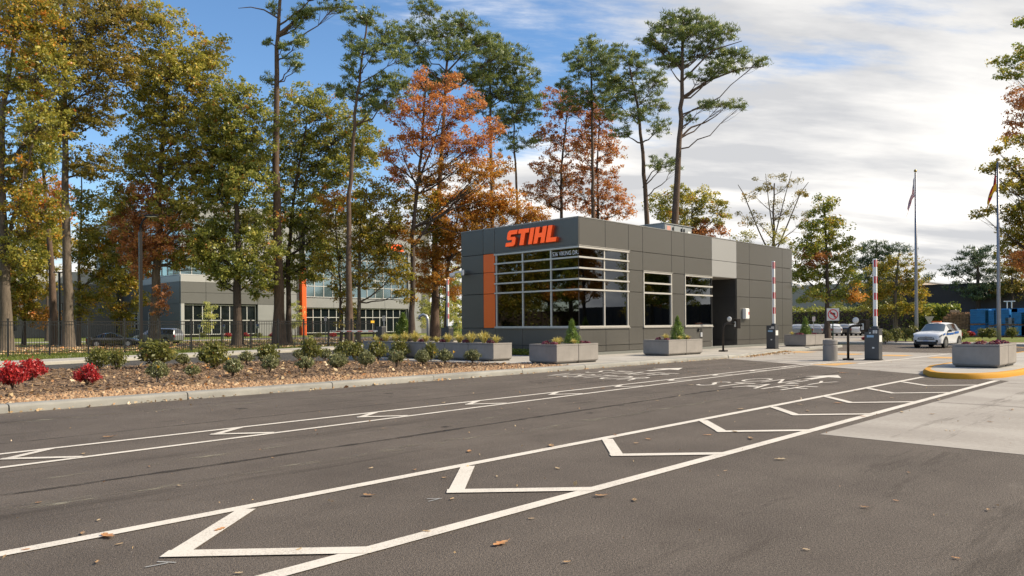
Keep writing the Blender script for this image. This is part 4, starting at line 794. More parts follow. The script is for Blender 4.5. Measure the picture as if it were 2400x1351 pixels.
tree('maple_tree', 'yellow-green understorey tree at the far left below the leaning stems', 68, [(56, 806), (58, 700), (66, 600)], .16,
     [(60, 580, 60, 44), (110, 620, 46, 40), (40, 660, 56, 40), (90, 690, 50, 36), (60, 740, 46, 30), (110, 745, 36, 24, 'orange'), (120, 560, 40, 40, 'oak'), (20, 700, 40, 40, 'orange'), (30, 620, 40, 36)], 'gold', 39, bark_dark, leaf=.25, dens=1.15, clump=.6, group=A)
tree('pine_tree', 'reddish pine trunk left of the tall straight trunk', 66, [(129, 800), (122, 640), (108, 480), (95, 320)], .36,
     [(90, 330, 50, 30), (130, 380, 40, 26), (70, 400, 44, 26)], 'pine', 40, bark_pine, leaf=.34, dens=.8, clump=.5, pine=True, group=PN)
tree('gum_tree', 'slender trunk with hanging yellow leaves right of the tall straight trunk', 60, [(183, 807), (186, 640), (190, 500), (192, 400)], .17,
     [(215, 480, 44, 40, 'oak'), (240, 560, 50, 40, 'oak'), (200, 610, 36, 30), (230, 640, 36, 26), (190, 690, 26, 26), (195, 730, 22, 26), (270, 610, 44, 36, 'oak'), (225, 560, 40, 36), (215, 700, 26, 24), (245, 690, 26, 22)], 'gold', 41, bark_grey, leaf=.24, dens=1.1, clump=.55, group=A)
tree('gum_tree', 'drooping yellow-green young tree before the office side wall', 63, [(284, 806), (283, 700), (282, 600), (285, 500)], .11,
     [(285, 510, 46, 40, 'oak'), (260, 590, 40, 34), (320, 600, 36, 40), (290, 660, 40, 34), (265, 720, 30, 24), (285, 760, 22, 26), (325, 560, 34, 34, 'olive'), (310, 640, 34, 30), (330, 700, 24, 24), (300, 730, 26, 24), (250, 650, 34, 30)], 'gold', 42, bark_grey, leaf=.23, dens=1.05, clump=.52, group=A)
tree('oak_tree', 'small copper-leaved sapling against the pale oak trunk', 57, [(372, 806), (373, 740), (376, 690)], .05,
     [(378, 690, 26, 22), (392, 720, 18, 16), (366, 725, 16, 14)], 'brown', 43, bark_dark, leaf=.22, dens=.7, clump=.4, group=A)
tree('oak_tree', 'distant rust tree glimpsed between the left trunks', 90, [(110, 785), (110, 640), (112, 560)], .2,
     [(120, 470, 60, 50), (90, 540, 50, 40), (150, 560, 44, 40, 'gold'), (60, 470, 50, 50, 'gold')], 'red', 44, bark_dark, leaf=.36, dens=0.9, clump=.8, group=A)
for (px, D, lab, top, bot) in ((490, 88, 'young birch in the lawn before the office corner', 705, 790), (693, 92, 'young birch left of the office orange fin', 700, 788), (1003, 84, 'young birch by the office right end', 690, 785), (1073, 84, 'staked young tree left of the gatehouse wall', 735, 790), (1050, 90, 'young leafy tree behind the raised far barrier arm', 700, 788)):
    tree('young_tree', lab, D, [(px, 790), (px, 760), (px + 2, top + 30)], .045, [(px, top + 22, 16, 24), (px + 2, top + 50, 22, 26), (px - 12, top + 60, 14, 18)], 'birch', 50 + px % 17, bark_grey, leaf=.2, dens=.5, clump=.45, group='young trees by the office')
for px, D, sd_, lab in ((1030, 105, 71, 'distant dark green tree filling the gap left of the gatehouse'), (1085, 112, 72, 'distant dark tree just left of the gatehouse corner'), (230, 150, 73, 'distant green tree behind the low office wing'), (20, 130, 74, 'distant olive tree at the left edge'), (1700, 130, 75, 'distant tree hidden low behind the roof line'), (1760, 120, 76, 'distant scrubby tree beside the half-bare one')):
    yy = HZ(px)
    tree('oak_tree', lab, D, [(px, yy + 10), (px, yy - 60), (px, yy - 110)], .2, [(px - 24, yy - 40, 30, 30), (px + 22, yy - 46, 30, 30), (px, yy - 90, 34, 36), (px - 30, yy - 100, 24, 26), (px + 30, yy - 110, 24, 30), (px, yy - 150, 26, 30), (px + 6, yy - 20, 34, 22)], 'oakdark' if sd_ < 74 else 'olive', sd_, bark_dark, leaf=.34, dens=.75, clump=.8, group='distant trees')
# trees across the road and beyond the left frame edge: they are what the gatehouse glass mirrors
def reflect_row(spots, where, grp):
    for i, (x, y, sd_, sc) in enumerate(spots):
        lab = ('first', 'second', 'third', 'fourth', 'fifth', 'sixth', 'seventh', 'eighth', 'ninth')[i]
        c = copy_tree(TR[sd_], None, (x, y, 0), R(70 * i + 20), lab + ' tree of the row ' + where, grp); c.scale = (sc, sc, sc)
reflect_row(((72, -9, 34, 1.0), (84, -15, 32, 1.15), (95, -24, 13, 1.0), (76, -24, 32, 1.2), (108, -26, 32, 1.3), (64, -24, 34, 1.2), (54, -30, 32, 1.1), (118, -16, 34, 1.4), (61, -8, 22, 1.0)), 'across the road, mirrored in the gatehouse long side', 'trees across the road')
reflect_row(((-4, 44, 32, 1.1), (-3, 54, 34, 1.2), (-12, 52, 32, 1.2), (-14, 62, 34, 1.4), (-4, 66, 32, 1.2), (-22, 64, 32, 1.3), (-13, 74, 32, 1.4), (-26, 80, 34, 1.6), (-8, 36, 34, .9)), 'beyond the left frame edge, mirrored in the corner window', 'trees beyond the left edge')
# ------------------------------------------------------------------ office block behind the trees
OX, OY = 45.5, 115.6
of = empty('office_building', (OX, OY, 0), 0, 'three-storey grey panelled office with ribbon glazing and orange fin behind the trees', 'building')
o_l = mat('office_panel_light', (0.25, 0.255, 0.25), .5, .1, var=.06, vscale=.5); o_d = mat('office_panel_dark', (0.115, 0.115, 0.108), .5, .1, var=.06, vscale=.5)
o_w = mat('office_band_white', (0.38, 0.38, 0.37), .5, .1); o_or = mat('office_fin_orange', (0.75, 0.11, 0.012), .45)
def oglass(name, c):
    m = mat(name, c, 0.04, 0.0, spec=1.0); return m
og = mat('office_glass_dark', (0.008, 0.012, 0.013), 0.05, 0.0, spec=.35); og2 = mat('office_glass_blue', (0.22, 0.31, 0.34), 0.06, 0.75, spec=.6)
frm = mat('office_mullion', (0.5, 0.5, 0.48), .45, .2)
MB().box(1.2, 50, 1.2, 40, 0, 20.6).build('core_wall', o_d, of)
def opan(x0, x1, z0, z1, m, y=0.0): MB().box(x0 + .02, x1 - .02, y, y + .35, z0 + .02, z1 - .02).build('wall_panel', m, of, bevel=.01, seg=1)
def ospan(y0, y1, z0, z1, m, x=0.0): MB().box(x, x + .28, y0 + .02, y1 - .02, z0 + .02, z1 - .02).build('wall_panel', m, of, bevel=.01, seg=1)
def oglaze(xs, zs, y, g, name='window', side=False):
    wn = empty(name); wn.parent = of
    t = .06
    for i in range(len(xs) - 1):
        for j in range(len(zs) - 1):
            b = (xs[i] + t, xs[i + 1] - t, y, y + .03, zs[j] + t, zs[j + 1] - t)
            if side: b = (b[2], b[3], b[0], b[1], b[4], b[5])
            MB().box(*b).build('pane', g, wn)
    mb = MB()
    for x in xs:
        b = (x - t, x + t, y - .10, y + .06, zs[0] - t, zs[-1] + t); mb.box(*(b if not side else (b[2], b[3], b[0], b[1], b[4], b[5])))
    for z in zs:
        b = (xs[0] - t + .003, xs[-1] + t - .003, y - .097, y + .057, z - t, z + t); mb.box(*(b if not side else (b[2], b[3], b[0], b[1], b[4], b[5])))
    mb.build('frame', frm, wn); return wn
lin = lambda a, b, n: [a + (b - a) * i / n for i in range(n + 1)]
# left block, front
oglaze(lin(.6, 12.3, 8), [0.4, 2.6, 5.0], .55, og)
for a, b in zip([0, 3.9, 8.3, 12.5], [3.9, 8.3, 12.5, 16.2]): opan(a, b, 5.2, 6.9, o_d); opan(a, b, 6.9, 8.55, o_d); opan(a, b, 8.55, 9.6, o_w)
oglaze(lin(.1, 12.3, 7), [9.7, 11.4, 12.0, 12.5], .45, og2)
for a, b in zip([0, 3.9, 8.3, 12.5], [3.9, 8.3, 12.5, 16.2]): opan(a, b, 12.6, 13.8, o_w); opan(a, b, 13.8, 15.6, o_l)
oglaze(lin(.1, 12.3, 7), [15.7, 17.4, 18.0, 18.6], .45, og2)
for a, b in zip([0, 3.9, 8.3, 12.5], [3.9, 8.3, 12.5, 16.2]): opan(a, b, 18.7, 21, o_l)
for z0, z1 in ((9.6, 12.6), (15.6, 18.7)): opan(12.5, 16.2, z0, z1, o_l)
MB().box(0.05, .55, .02, .5, 0, 5.2).build('column', o_w, of)
# plain grey bay
for z0, z1 in ((0, 2.6), (2.6, 5.2)): opan(12.5, 16.2, z0, z1, o_l)
for z in lin(0, 21, 6)[:-1]: opan(16.2, 20.1, z, z + 3.5, o_l)
MB().box(20.25, 21.05, -.7, .3, 0, 11.6).build('fin', o_or, of)
# glazed right block
oglaze(lin(21.4, 43.4, 14), [.4, 3.1, 4.7], .5, og)
for a, b in zip(lin(21.3, 43.6, 4), lin(21.3, 43.6, 4)[1:]): opan(a, b, 4.8, 6.5, o_l)
oglaze(lin(21.4, 43.4, 12), [6.7, 8.6, 10.0, 11.4, 13.6, 15.6], .4, og2)
for a, b in zip(lin(21.3, 43.6, 4), lin(21.3, 43.6, 4)[1:]): opan(a, b, 15.7, 18.2, o_l); opan(a, b, 18.2, 21, o_l)
for z in lin(0, 21, 5)[:-1]: opan(43.6, 46.8, z, z + 4.2, o_l)
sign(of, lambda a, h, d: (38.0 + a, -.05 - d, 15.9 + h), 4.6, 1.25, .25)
# left return wall going back from the corner
for a, b in zip([.4, 8, 16, 24, 32], [8, 16, 24, 32, 40]):
    ospan(a, b, 0, 5.2, o_d); ospan(a, b, 5.2, 8.6, o_d); ospan(a, b, 8.6, 9.6, o_w); ospan(a, b, 12.6, 15.6, o_l); ospan(a, b, 18.7, 21, o_l)
oglaze(lin(.6, 39, 16), [9.7, 11.4, 12.5], .12, og2, side=True); oglaze(lin(.6, 39, 16), [15.7, 17.4, 18.6], .12, og2, side=True)
for Y in (10, 18, 26): oglaze(lin(Y, Y + 3, 2), [1.2, 2.2, 3.1, 4.0], -.05, og, side=True)
MB().box(-.1, 50.2, .1, 40.2, 21, 21.15).build('roof', coping, of)
# low wing at the far left, mostly hidden
lw = empty('office_wing', (8, 140, 0), 0, 'low dark wing of the office glimpsed through the left trunks', 'building')
MB().box(0, 36, 0, 20, 0, 9).build('wall', o_d, lw); MB().box(-.05, 36.05, -.06, 20, 9, 11).build('band', o_w, lw); oglaze_p = None
for X in (4, 11, 18, 25): MB().box(X, X + 3.2, -.06, .0, 1.2, 4.2).build('window', og, lw)

# ------------------------------------------------------------------ warehouse, hedges
wm = mat('warehouse_metal', (0.050, 0.043, 0.050), .6, .1, var=.1, vscale=.4)
wh = empty('warehouse', (120, 8, 0), 0, 'long dark metal-clad warehouse behind the blue crates', 'building')
MB().box(0, 60, -70, 9, 0, 4.9).build('low_wall', wm, wh); MB().box(6, 60, 2, 34, 0, 7.1).build('high_wall', wm, wh)
for k in range(40): MB().box(-.05, 0, -70 + 1.95 * k, -69.92 + 1.95 * k, 0, 4.88).build('cladding_rib', wm, wh)
MB().box(-.08, 60, -70.05, 9.05, 4.9, 5.0).build('coping', wm, wh); MB().box(5.9, 60, 1.9, 34.1, 7.1, 7.22).build('coping', wm, wh)
MB().box(-.3, 0, 2.0, 2.4, 3.9, 4.15).build('wall_lamp', whitem, wh)
tanw = mat('stucco_tan', (0.42, 0.36, 0.30), .9, var=.08)
tb = empty('tan_building', (150, 66, 0), 0, 'plain tan block wall glimpsed under the trees right of the gatehouse', 'building')
MB().box(0, 20, -24, 30, 0, 9.0).build('wall', tanw, tb); MB().box(-.1, 20.1, -24.1, 30.1, 9.0, 9.2).build('coping', coping, tb)
def hedge(label, pts, h, w, kind, seed, n):
    g = np.random.default_rng(seed); pts = [np.array(p) for p in pts]; base = pts[0]; root = empty('hedge', (*base, 0), 0, label, 'hedge', 'clipped hedges beyond the gate court')
    C = []; seg = [np.linalg.norm(b - a) for a, b in zip(pts, pts[1:])]; tot = sum(seg)
    mb = MB()
    for (a, b), sl in zip(zip(pts, pts[1:]), seg):
        m = int(n * sl / tot); t = g.random(m); d = (b - a) / sl; nn = np.array([-d[1], d[0]]); s = g.uniform(-1, 1, m); top = g.random(m) < .38
        z = np.where(top, h * (1 + .05 * g.normal(size=m)), h * g.random(m)); s = np.where(top, s, np.sign(s) * (1 - .15 * g.random(m))) * w / 2
        wob = .18 * np.sin(t * sl * 2.1) + .1 * np.sin(t * sl * 5.3)
        C.append(np.stack([a[0] + d[0] * t * sl + nn[0] * s, a[1] + d[1] * t * sl + nn[1] * s, z + wob * (z / h)], 1) - np.array([*base, 0]))
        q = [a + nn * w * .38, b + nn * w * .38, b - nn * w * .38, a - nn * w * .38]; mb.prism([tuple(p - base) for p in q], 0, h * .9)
    C = np.concatenate(C); Q = leaf_quads(g, C, .26, .6, .2)
    link('foliage', np_mesh('foliage', Q.reshape(-1, 3), 4, LM[kind], np.clip(g.normal(.35, .2, len(C)), 0, 1)), root)
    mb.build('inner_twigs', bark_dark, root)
hedge('long dark hedge behind the row of parked cars', [(104, 60), (101, 50), (99, 38), (99, 26)], 3.3, 2.2, 'oakdark', 5, 9000)
hedge('bright green clipped hedge left of the wooden pallets', [(92.5, 25.6), (91.5, 22.0)], 3.1, 2.4, 'green', 6, 3500)
hedge('added hedge beyond the left frame edge, darkening the corner window reflection', [(-24, 44), (-14, 58), (-4, 74)], 3.4, 2.4, 'oakdark', 9, 6000)  # unseen hedge, added to close a bright sky gap in the mirrored view
struct('lawn_mound', MB().lathe([(9, -.1), (7, .7), (4.5, 1.35), (2, 1.7), (.1, 1.75)], 28, (75, 3.0, 0)), lawn)

# ------------------------------------------------------------------ pallets and crate stacks
wood = mat('pallet_wood', (0.26, 0.15, 0.08), .85, var=.45, vscale=2.5, bump=.3, bscale=20); blue = mat('crate_blue', (0.006, 0.15, 0.40), .45, var=.2, vscale=2); bluel = mat('wrap_blue', (0.02, 0.22, 0.48), .3, var=.25, vscale=2.5); wrap = mat('wrap_grey', (0.24, 0.27, 0.32), .35, var=.15, vscale=2)
def pallet_mesh():
    mb = MB()
    for y in (-.55, -.28, 0, .28, .55): mb.box(-.6, .6, y - .055, y + .055, .12, .145)
    for x in (-.55, 0, .55): mb.box(x - .05, x + .05, -.6, .6, .03, .12)
    for y in (-.52, 0, .52): mb.box(-.6, .6, y - .05, y + .05, .0, .03)
    return mb.mesh('pallet', wood)
pm = pallet_mesh(); rngp = random.Random(3)
def pallet_stack(loc, n, lab):
    s = empty('pallet_stack', loc, rngp.uniform(-.05, .05), lab, 'pallets', 'wooden pallet stacks')
    for k in range(n): link('pallet', pm, s, (rngp.uniform(-.05, .05), rngp.uniform(-.05, .05), k * .147), rngp.uniform(-.05, .05) + (math.pi if k % 2 else 0), (1.15, 1.15, 1))
PXp = 86.5
def yat(px, X): return PX(px, 760, X).y
for i, (px, n, lab) in enumerate(((2232, 14, 'leftmost wooden pallet stack beside the bright hedge'), (2251, 17, 'tallest wooden pallet stack, second from the hedge'), (2271, 16, 'wooden pallet stack against the blue crates'))):
    pallet_stack((PXp, yat(px, PXp), -.02), n, lab)
for i, (px, n, lab) in enumerate(((2238, 16, 'wooden pallet stack half hidden behind the leftmost one'), (2262, 15, 'wooden pallet stack in the second row'))): pallet_stack((PXp + 2.0, yat(px, PXp + 2.0), -.02), n, lab)
def crate_stack(loc, wy, h1, h2, lab, m1=blue, m2=blue):
    s = empty('crate_stack', loc, 0, lab, 'crates', 'blue wrapped crate stacks')
    z = 0
    for h, m in ((h1, m1), (h2, m2)):
        b = MB().box(-.6, .6, -wy / 2, wy / 2, z + .14, z + h); o = b.build('wrapped_load', m, s, bevel=.03)
        k = 6
        for q in range(1, k): MB().box(-.615, -.601, -wy / 2 + .02, wy / 2 - .02, z + .14 + (h - .14) * q / k - .012, z + .14 + (h - .14) * q / k + .012).build('crate_edge', bluel if m is blue else m, o)
        link('pallet', pm, s, (0, 0, z - .003), 0, (1, wy / 1.22, 1)); z += h + .02
for px, w_, h1, h2, lab, a, b in ((2299, 1.62, 1.17, 1.55, 'leftmost blue crate stack beside the wooden pallets', blue, blue), (2325, .95, 1.0, 1.62, 'narrow blue crate stack second from the pallets', blue, blue), (2350, 1.25, 1.12, 1.55, 'blue crate stack behind the right flagpole', blue, blue), (2370, .8, 1.08, .8, 'grey wrapped crate stack right of the flagpole', wrap, wrap), (2390, 1.15, 1.1, 1.3, 'blue crate stack with pale wrap near the right edge', bluel, blue), (2412, 1.1, 1.1, 1.25, 'blue crate stack cut by the right edge', bluel, bluel)):
    crate_stack((PXp - .5, yat(px, PXp - .5), -.02), w_, h1, h2, lab, a, b)
for px, lab in ((2318, 'blue crate stack at the back left of the crate yard'), (2362, 'blue crate stack at the back centre of the crate yard'), (2396, 'blue crate stack at the back right of the crate yard')): crate_stack((PXp + 1.6, yat(px, PXp + 1.6), -.02), 1.9, 1.25, 1.55, lab, blue, bluel)
rk = empty('pipe_rack', (PXp + 4, yat(2366, PXp + 4), 0), 0, 'white double pipe frame standing behind the blue crates', 'frame')
for y in (-.2, .2): MB().tube([(0, y, 0), (0, y, 3.55)], .05, 8).build('post', whitem, rk)
MB().tube([(0, -.5, 3.57), (0, .5, 3.57)], .05, 8).build('crossbar', whitem, rk)

# ------------------------------------------------------------------ fence
fm = mat('fence_black', (0.012, 0.012, 0.013), .45, .3)
fpx = [-78, 18.5, 116, 207, 292, 372, 448, 520, 588, 652, 712, 770, 824, 876]; FYY = 47.4
fX = [PY(p, 780, FYY).x for p in fpx]
fe = empty('iron_fence', (fX[0], FYY, 0), 0, 'black iron picket fence along the lawn on the left', 'fence')
pk = MB().box(-.011, .011, -.011, .011, .10, 1.90).mesh('picket', fm); po = MB().box(-.045, .045, -.045, .045, -.05, 2.02).box(-.055, .055, -.055, .055, 2.02, 2.06).mesh('post', fm)
for i, x in enumerate(fX):
    link('post', po, fe, (x - fX[0], 0, 0))
    if i:
        x0 = fX[i - 1]; 
        for z in (.22, 1.70, 1.88): MB().box(x0 - fX[0] + .046, x - fX[0] - .046, -.018, .018, z - .02, z + .02).build('rail', fm, fe)
        n = int(round((x - x0) / .125))
        for k in range(1, n): link('picket', pk, fe, (x0 - fX[0] + (x - x0) * k / n, 0, 0))
MB().box(fX[-1] - fX[0] - .30, fX[-1] - fX[0] + .02, -.06, -.03, 1.74, 1.92).build('yellow_latch', mat('latch_yellow', (.75, .42, .02), .5), fe)
# ------------------------------------------------------------------ street lamps
lampm = mat('lamp_bronze', (0.014, 0.012, 0.011), .4, .4)
def street_lamp(px, by, top, lab, arm=True):
    b = G(px, by); D = b.x * fwd.x + b.y * fwd.y; h = EYE + (HZ(px) - top) * PXM(D); s = empty('street_lamp', b, 0, lab, 'street lamp', 'dark lamp poles')
    MB().box(-.075, .075, -.075, .075, 0, h - .8 if arm else h).build('pole', lampm, s); MB().box(-.18, .18, -.18, .18, 0, .14).build('base', walkm, s)
    if arm:
        e = rgt; MB().tube([(0, 0, h - .85), (0.0, 0, h - .6), (.12 * e.x, .12 * e.y, h - .25), (.35 * e.x, .35 * e.y, h)], .05, 8).build('arm', lampm, s)
        hd = MB().box(-.3, .42, -.14, .14, -.04, .05).build('lamp_head', lampm, s, (.52 * e.x, .52 * e.y, h + .04), math.atan2(e.y, e.x), bevel=.03); MB().box(-.2, .35, -.11, .11, -.055, -.042).build('lens', whitem, hd)
    else: MB().box(-.4, .4, -.15, .15, h, h + .08).build('lamp_head', lampm, s, bevel=.02)
street_lamp(331, 836, 508, 'dark lamp pole with bent arm between the fence and the pale oak'); street_lamp(140, 814, 640, 'thin dark lamp pole beside the tall straight trunk', False); street_lamp(147, 806, 712, 'short dark post light behind the tall straight trunk', False)
# ------------------------------------------------------------------ planters and their plants
plm = mat('planter_concrete', (0.245, 0.225, 0.205), .75, var=.14, vscale=2.0, bump=.12, bscale=90)
def planter_mesh(L_, W_, H_=.69):
    mb = MB(); t = .07
    mb.box(0, L_, 0, W_, .10, H_ - .065); mb.frustum(.0, L_, .0, W_, .045, .0999, .05)
    return mb
def planter(loc, L_, W_, lab, group, H_=.69):
    p = empty('planter', loc, 0, lab, 'planter', group)
    planter_mesh(L_, W_, H_).build('body', plm, p, bevel=.008, seg=1)
    MB().box(.07, L_ - .07, .07, W_ - .07, 0, .0445).build('plinth', black, p)
    t = .075; r = MB()
    for b in ((0, L_, 0, t), (0, L_, W_ - t, W_), (0, t, t, W_ - t), (L_ - t, L_, t, W_ - t)): r.box(b[0], b[1], b[2], b[3], H_ - .055, H_)
    r.build('rim', plm, p); MB().box(t, L_ - t, t, W_ - t, H_ - .0649, H_ - .04).build('soil', soil, p); return p
def cone_mesh(seed):
    g = np.random.default_rng(seed); n = 2600; z = g.random(n) ** 1.35; r = (1 - z) ** .8 * .38 * (1 + .18 * g.normal(size=n)); a = g.random(n) * 2 * np.pi + z * 9
    lump = 1 + .22 * np.sin(a * 3 + z * 14) + .18 * np.sin(a * 5 - z * 23) + .12 * np.sin(a * 2 + z * 37)
    C = np.stack([np.cos(a) * r * lump, np.sin(a) * r * lump, z * .98 + .03], 1); Q = needle_tris(g, C, .11, .016, .8)
    return np_mesh('foliage', Q.reshape(-1, 3), 3, LM['cone'], np.clip(g.normal(.45, .2, n) + .25 * (lump - 1), 0, 1))
LM['cone'] = leaf_mat('needle_spruce', [(0, (.028, .050, .010)), (.5, (.075, .115, .018)), (1, (.16, .19, .035))], .2, gain=2.2)
LM['grass'] = leaf_mat('blade_sedge', [(0, (.12, .10, .02)), (.5, (.30, .24, .06)), (1, (.50, .42, .16))], .3, gain=2.2)
LM['purple'] = leaf_mat('leaf_purple', [(0, (.035, .010, .016)), (.5, (.10, .022, .035)), (.9, (.20, .05, .06)), (1, (.32, .22, .18))], .2, gain=2.2)
LM['small'] = leaf_mat('leaf_holly', [(0, (.035, .040, .016)), (.5, (.090, .095, .038)), (.85, (.17, .165, .080)), (.97, (.24, .20, .10)), (1, (.22, .07, .03))], .2, gain=2.2)
LM['shrub'] = leaf_mat('leaf_laurel', [(0, (.032, .036, .008)), (.5, (.088, .092, .020)), (.85, (.175, .165, .045)), (.97, (.24, .19, .06)), (1, (.28, .09, .03))], .35, gain=1.85)
LM['scarlet'] = leaf_mat('leaf_scarlet', [(0, (.13, .014, .014)), (.4, (.44, .026, .030)), (.8, (.64, .060, .055)), (.95, (.55, .14, .09)), (1, (.16, .13, .04))], .3)
cone_me = [cone_mesh(s) for s in (1, 2)]; stem_me = MB().tube([(0, 0, 0), (0, 0, .5)], [.03, .012], 6).mesh('stem', bark_dark)
def cone(loc, h, lab, k=0, w=1.0, group='small cone evergreens in planters'):
    c = empty('cone_evergreen', loc, k * 1.3, lab, 'evergreen', group)
    link('foliage', cone_me[k % 2], c, (0, 0, 0), 0, (h * w, h * w, h)); link('stem', stem_me, c, (0, 0, 0), 0, h)
def grass_mesh(seed):
    g = np.random.default_rng(seed); n = 260; a = g.random(n) * 2 * np.pi; ln_ = g.uniform(.5, 1.0, n); lean = g.uniform(.15, 1.0, n)
    d = np.stack([np.cos(a), np.sin(a), np.zeros(n)], 1); s = np.stack([-np.sin(a), np.cos(a), np.zeros(n)], 1) * .014; up_ = np.array([0, 0, 1.])
    p0 = d * .06 * g.random(n)[:, None]; p1 = p0 + d * (lean * .45 * ln_)[:, None] + up_ * (ln_ * .62)[:, None]; p2 = p1 + d * (lean * .45 * ln_)[:, None] + up_ * (ln_ * (.35 - .55 * lean))[:, None]
    V = np.concatenate([np.stack([p0 - s, p0 + s, p1 + s, p1 - s], 1), np.stack([p1 - s, p1 + s, p2 + s * .2, p2 - s * .2], 1)])
    return np_mesh('blades', V.reshape(-1, 3), 4, LM['grass'], np.tile(np.clip(g.normal(.5, .25, n), 0, 1), 2))
grass_me = [grass_mesh(s) for s in (5, 6)]
def purple_mesh(seed):
    g = np.random.default_rng(seed); n = 170; u = unit(g.normal(size=(n, 3))); u[:, 2] = abs(u[:, 2]); C = u * np.array([1, 1, .75]) * (.6 + .4 * g.random(n))[:, None]; Q = leaf_quads(g, C, .42, .9, .8)
    return np_mesh('leaves', Q.reshape(-1, 3), 4, LM['purple'], np.clip(g.normal(.5, .25, n), 0, 1))
purple_me = [purple_mesh(s) for s in (7, 8)]
def tuft(loc, s, lab, k=0): o = link('sedge_tuft', grass_me[k % 2], None, loc, k * 1.1, s); tag(o, lab, 'ornamental grass', 'sedge tufts in planters')
def purple(loc, s, lab, k=0): o = link('purple_plant', purple_me[k % 2], None, loc, k * 2.1, s); tag(o, lab, 'plant', 'purple-leaved plants in planters')
PZ = .132; TOPZ = PZ + .64
# pair by the road, before the corner window
W1 = 'planter pair before the corner window'; W2 = 'planter pair below the end window'; W3 = 'planter pair at the far end of the gatehouse'; W4 = 'planter pair on the yellow-kerbed island'
def pair(x, y, L1, L2, Wd, labs, grp):
    planter((x, y, PZ), L1, Wd, labs[0], grp); planter((x + L1 + .02, y, PZ), L2, Wd, labs[1], grp)
pair(19.25, 16.72, 1.18, 1.12, 1.30, ('left grey planter of the pair by the road, before the corner window', 'right grey planter of the pair by the road, before the corner window'), W1)
cone((20.95, 17.45, TOPZ), .88, 'cone evergreen in the planter before the corner window', 0, .72)
for k, (x, y, s) in enumerate(((19.75, 17.2, .36), (20.15, 17.4, .40), (20.5, 17.0, .30))): tuft((x, y, TOPZ), s, ('left', 'middle', 'right')[k] + ' pale sedge tuft in the planter before the corner window', k)
for k, (x, y, s) in enumerate(((19.45, 17.0, .15), (19.6, 17.55, .16), (21.2, 17.0, .15), (21.4, 17.4, .13))): purple((x, y, TOPZ + .02), s, ('front left', 'rear left', 'front right', 'rear right')[k] + ' purple plant in the planter before the corner window', k)
pair(27.15, 17.28, 1.42, 1.35, 1.30, ('left grey planter of the pair below the gatehouse end window', 'right grey planter of the pair below the gatehouse end window'), W2)
cone((28.85, 17.9, TOPZ), 1.02, 'cone evergreen in the planters below the end window', 1, .68)
for k, (x, y, s) in enumerate(((27.9, 17.9, .40), (28.4, 17.5, .30), (29.2, 17.6, .30))): tuft((x, y, TOPZ), s, ('left', 'middle', 'right')[k] + ' pale sedge tuft in the planters below the end window', k)
for k, (x, y, s) in enumerate(((27.5, 17.6, .14), (27.75, 18.2, .15), (29.5, 17.8, .13))): purple((x, y, TOPZ + .02), s, ('front left', 'rear left', 'right')[k] + ' purple plant in the planters below the end window', k)
pair(42.3, 17.75, 1.35, 1.30, 1.30, ('left planter of the pair at the far end of the gatehouse', 'right planter of the pair at the far end of the gatehouse'), W3)
cone((44.0, 18.5, TOPZ), 1.05, 'cone evergreen in the far planters past the gatehouse', 0, .7)
for k, (x, y) in enumerate(((42.7, 18.2), (43.2, 18.6), (44.5, 18.2))): purple((x, y, TOPZ + .02), .16, ('left', 'middle', 'right')[k] + ' reddish plant in the far planters past the gatehouse', k)
tuft((42.6, 18.7, TOPZ), .3, 'sedge tuft in the far planters past the gatehouse', 1)
IZ = .146
planter((25.1, 4.90, IZ), 1.12, 1.22, 'left grey planter on the yellow-kerbed island', W4); planter((26.24, 4.90, IZ), 1.12, 1.22, 'right grey planter on the yellow-kerbed island', W4)
for k, (x, y, s) in enumerate(((25.35, 5.8, .13), (25.55, 5.5, .14), (25.7, 5.15, .16), (26.1, 5.2, .16), (26.6, 5.1, .15), (27.0, 5.3, .16), (26.8, 5.7, .14))): purple((x, y, IZ + .66), s, ('first', 'second', 'third', 'fourth', 'fifth', 'sixth', 'last')[k] + ' purple plant from the left in the island planters', k)
tuft((25.9, 5.6, IZ + .64), .3, 'sedge tuft in the island planters', 0)
# row running back between the walk and the back road
for k in range(6):
    y = 20.02 + 1.43 * k
    planter((19.42, y, PZ), 1.0, 1.41, ('nearest', 'second', 'third', 'fourth', 'fifth', 'farthest')[k] + ' grey planter of the row left of the gatehouse, counted from the road', 'planter row left of the gatehouse')
    for q, (dx, dy, s) in enumerate(((.5, .35, .46 + .16 * ((k * 5) % 3) / 2), (.4, .95, .66 - .14 * (k % 3)))): tuft((19.42 + dx, y + dy, TOPZ), s, ('nearest', 'second', 'third', 'fourth', 'fifth', 'farthest')[k] + ' row planter: ' + ('nearer', 'farther')[q] + ' pale sedge tuft', k + q)
    purple((19.95, y + .68, TOPZ + .02), .17, 'purple plant in the ' + ('nearest', 'second', 'third', 'fourth', 'fifth', 'farthest')[k] + ' planter of the left row', k)

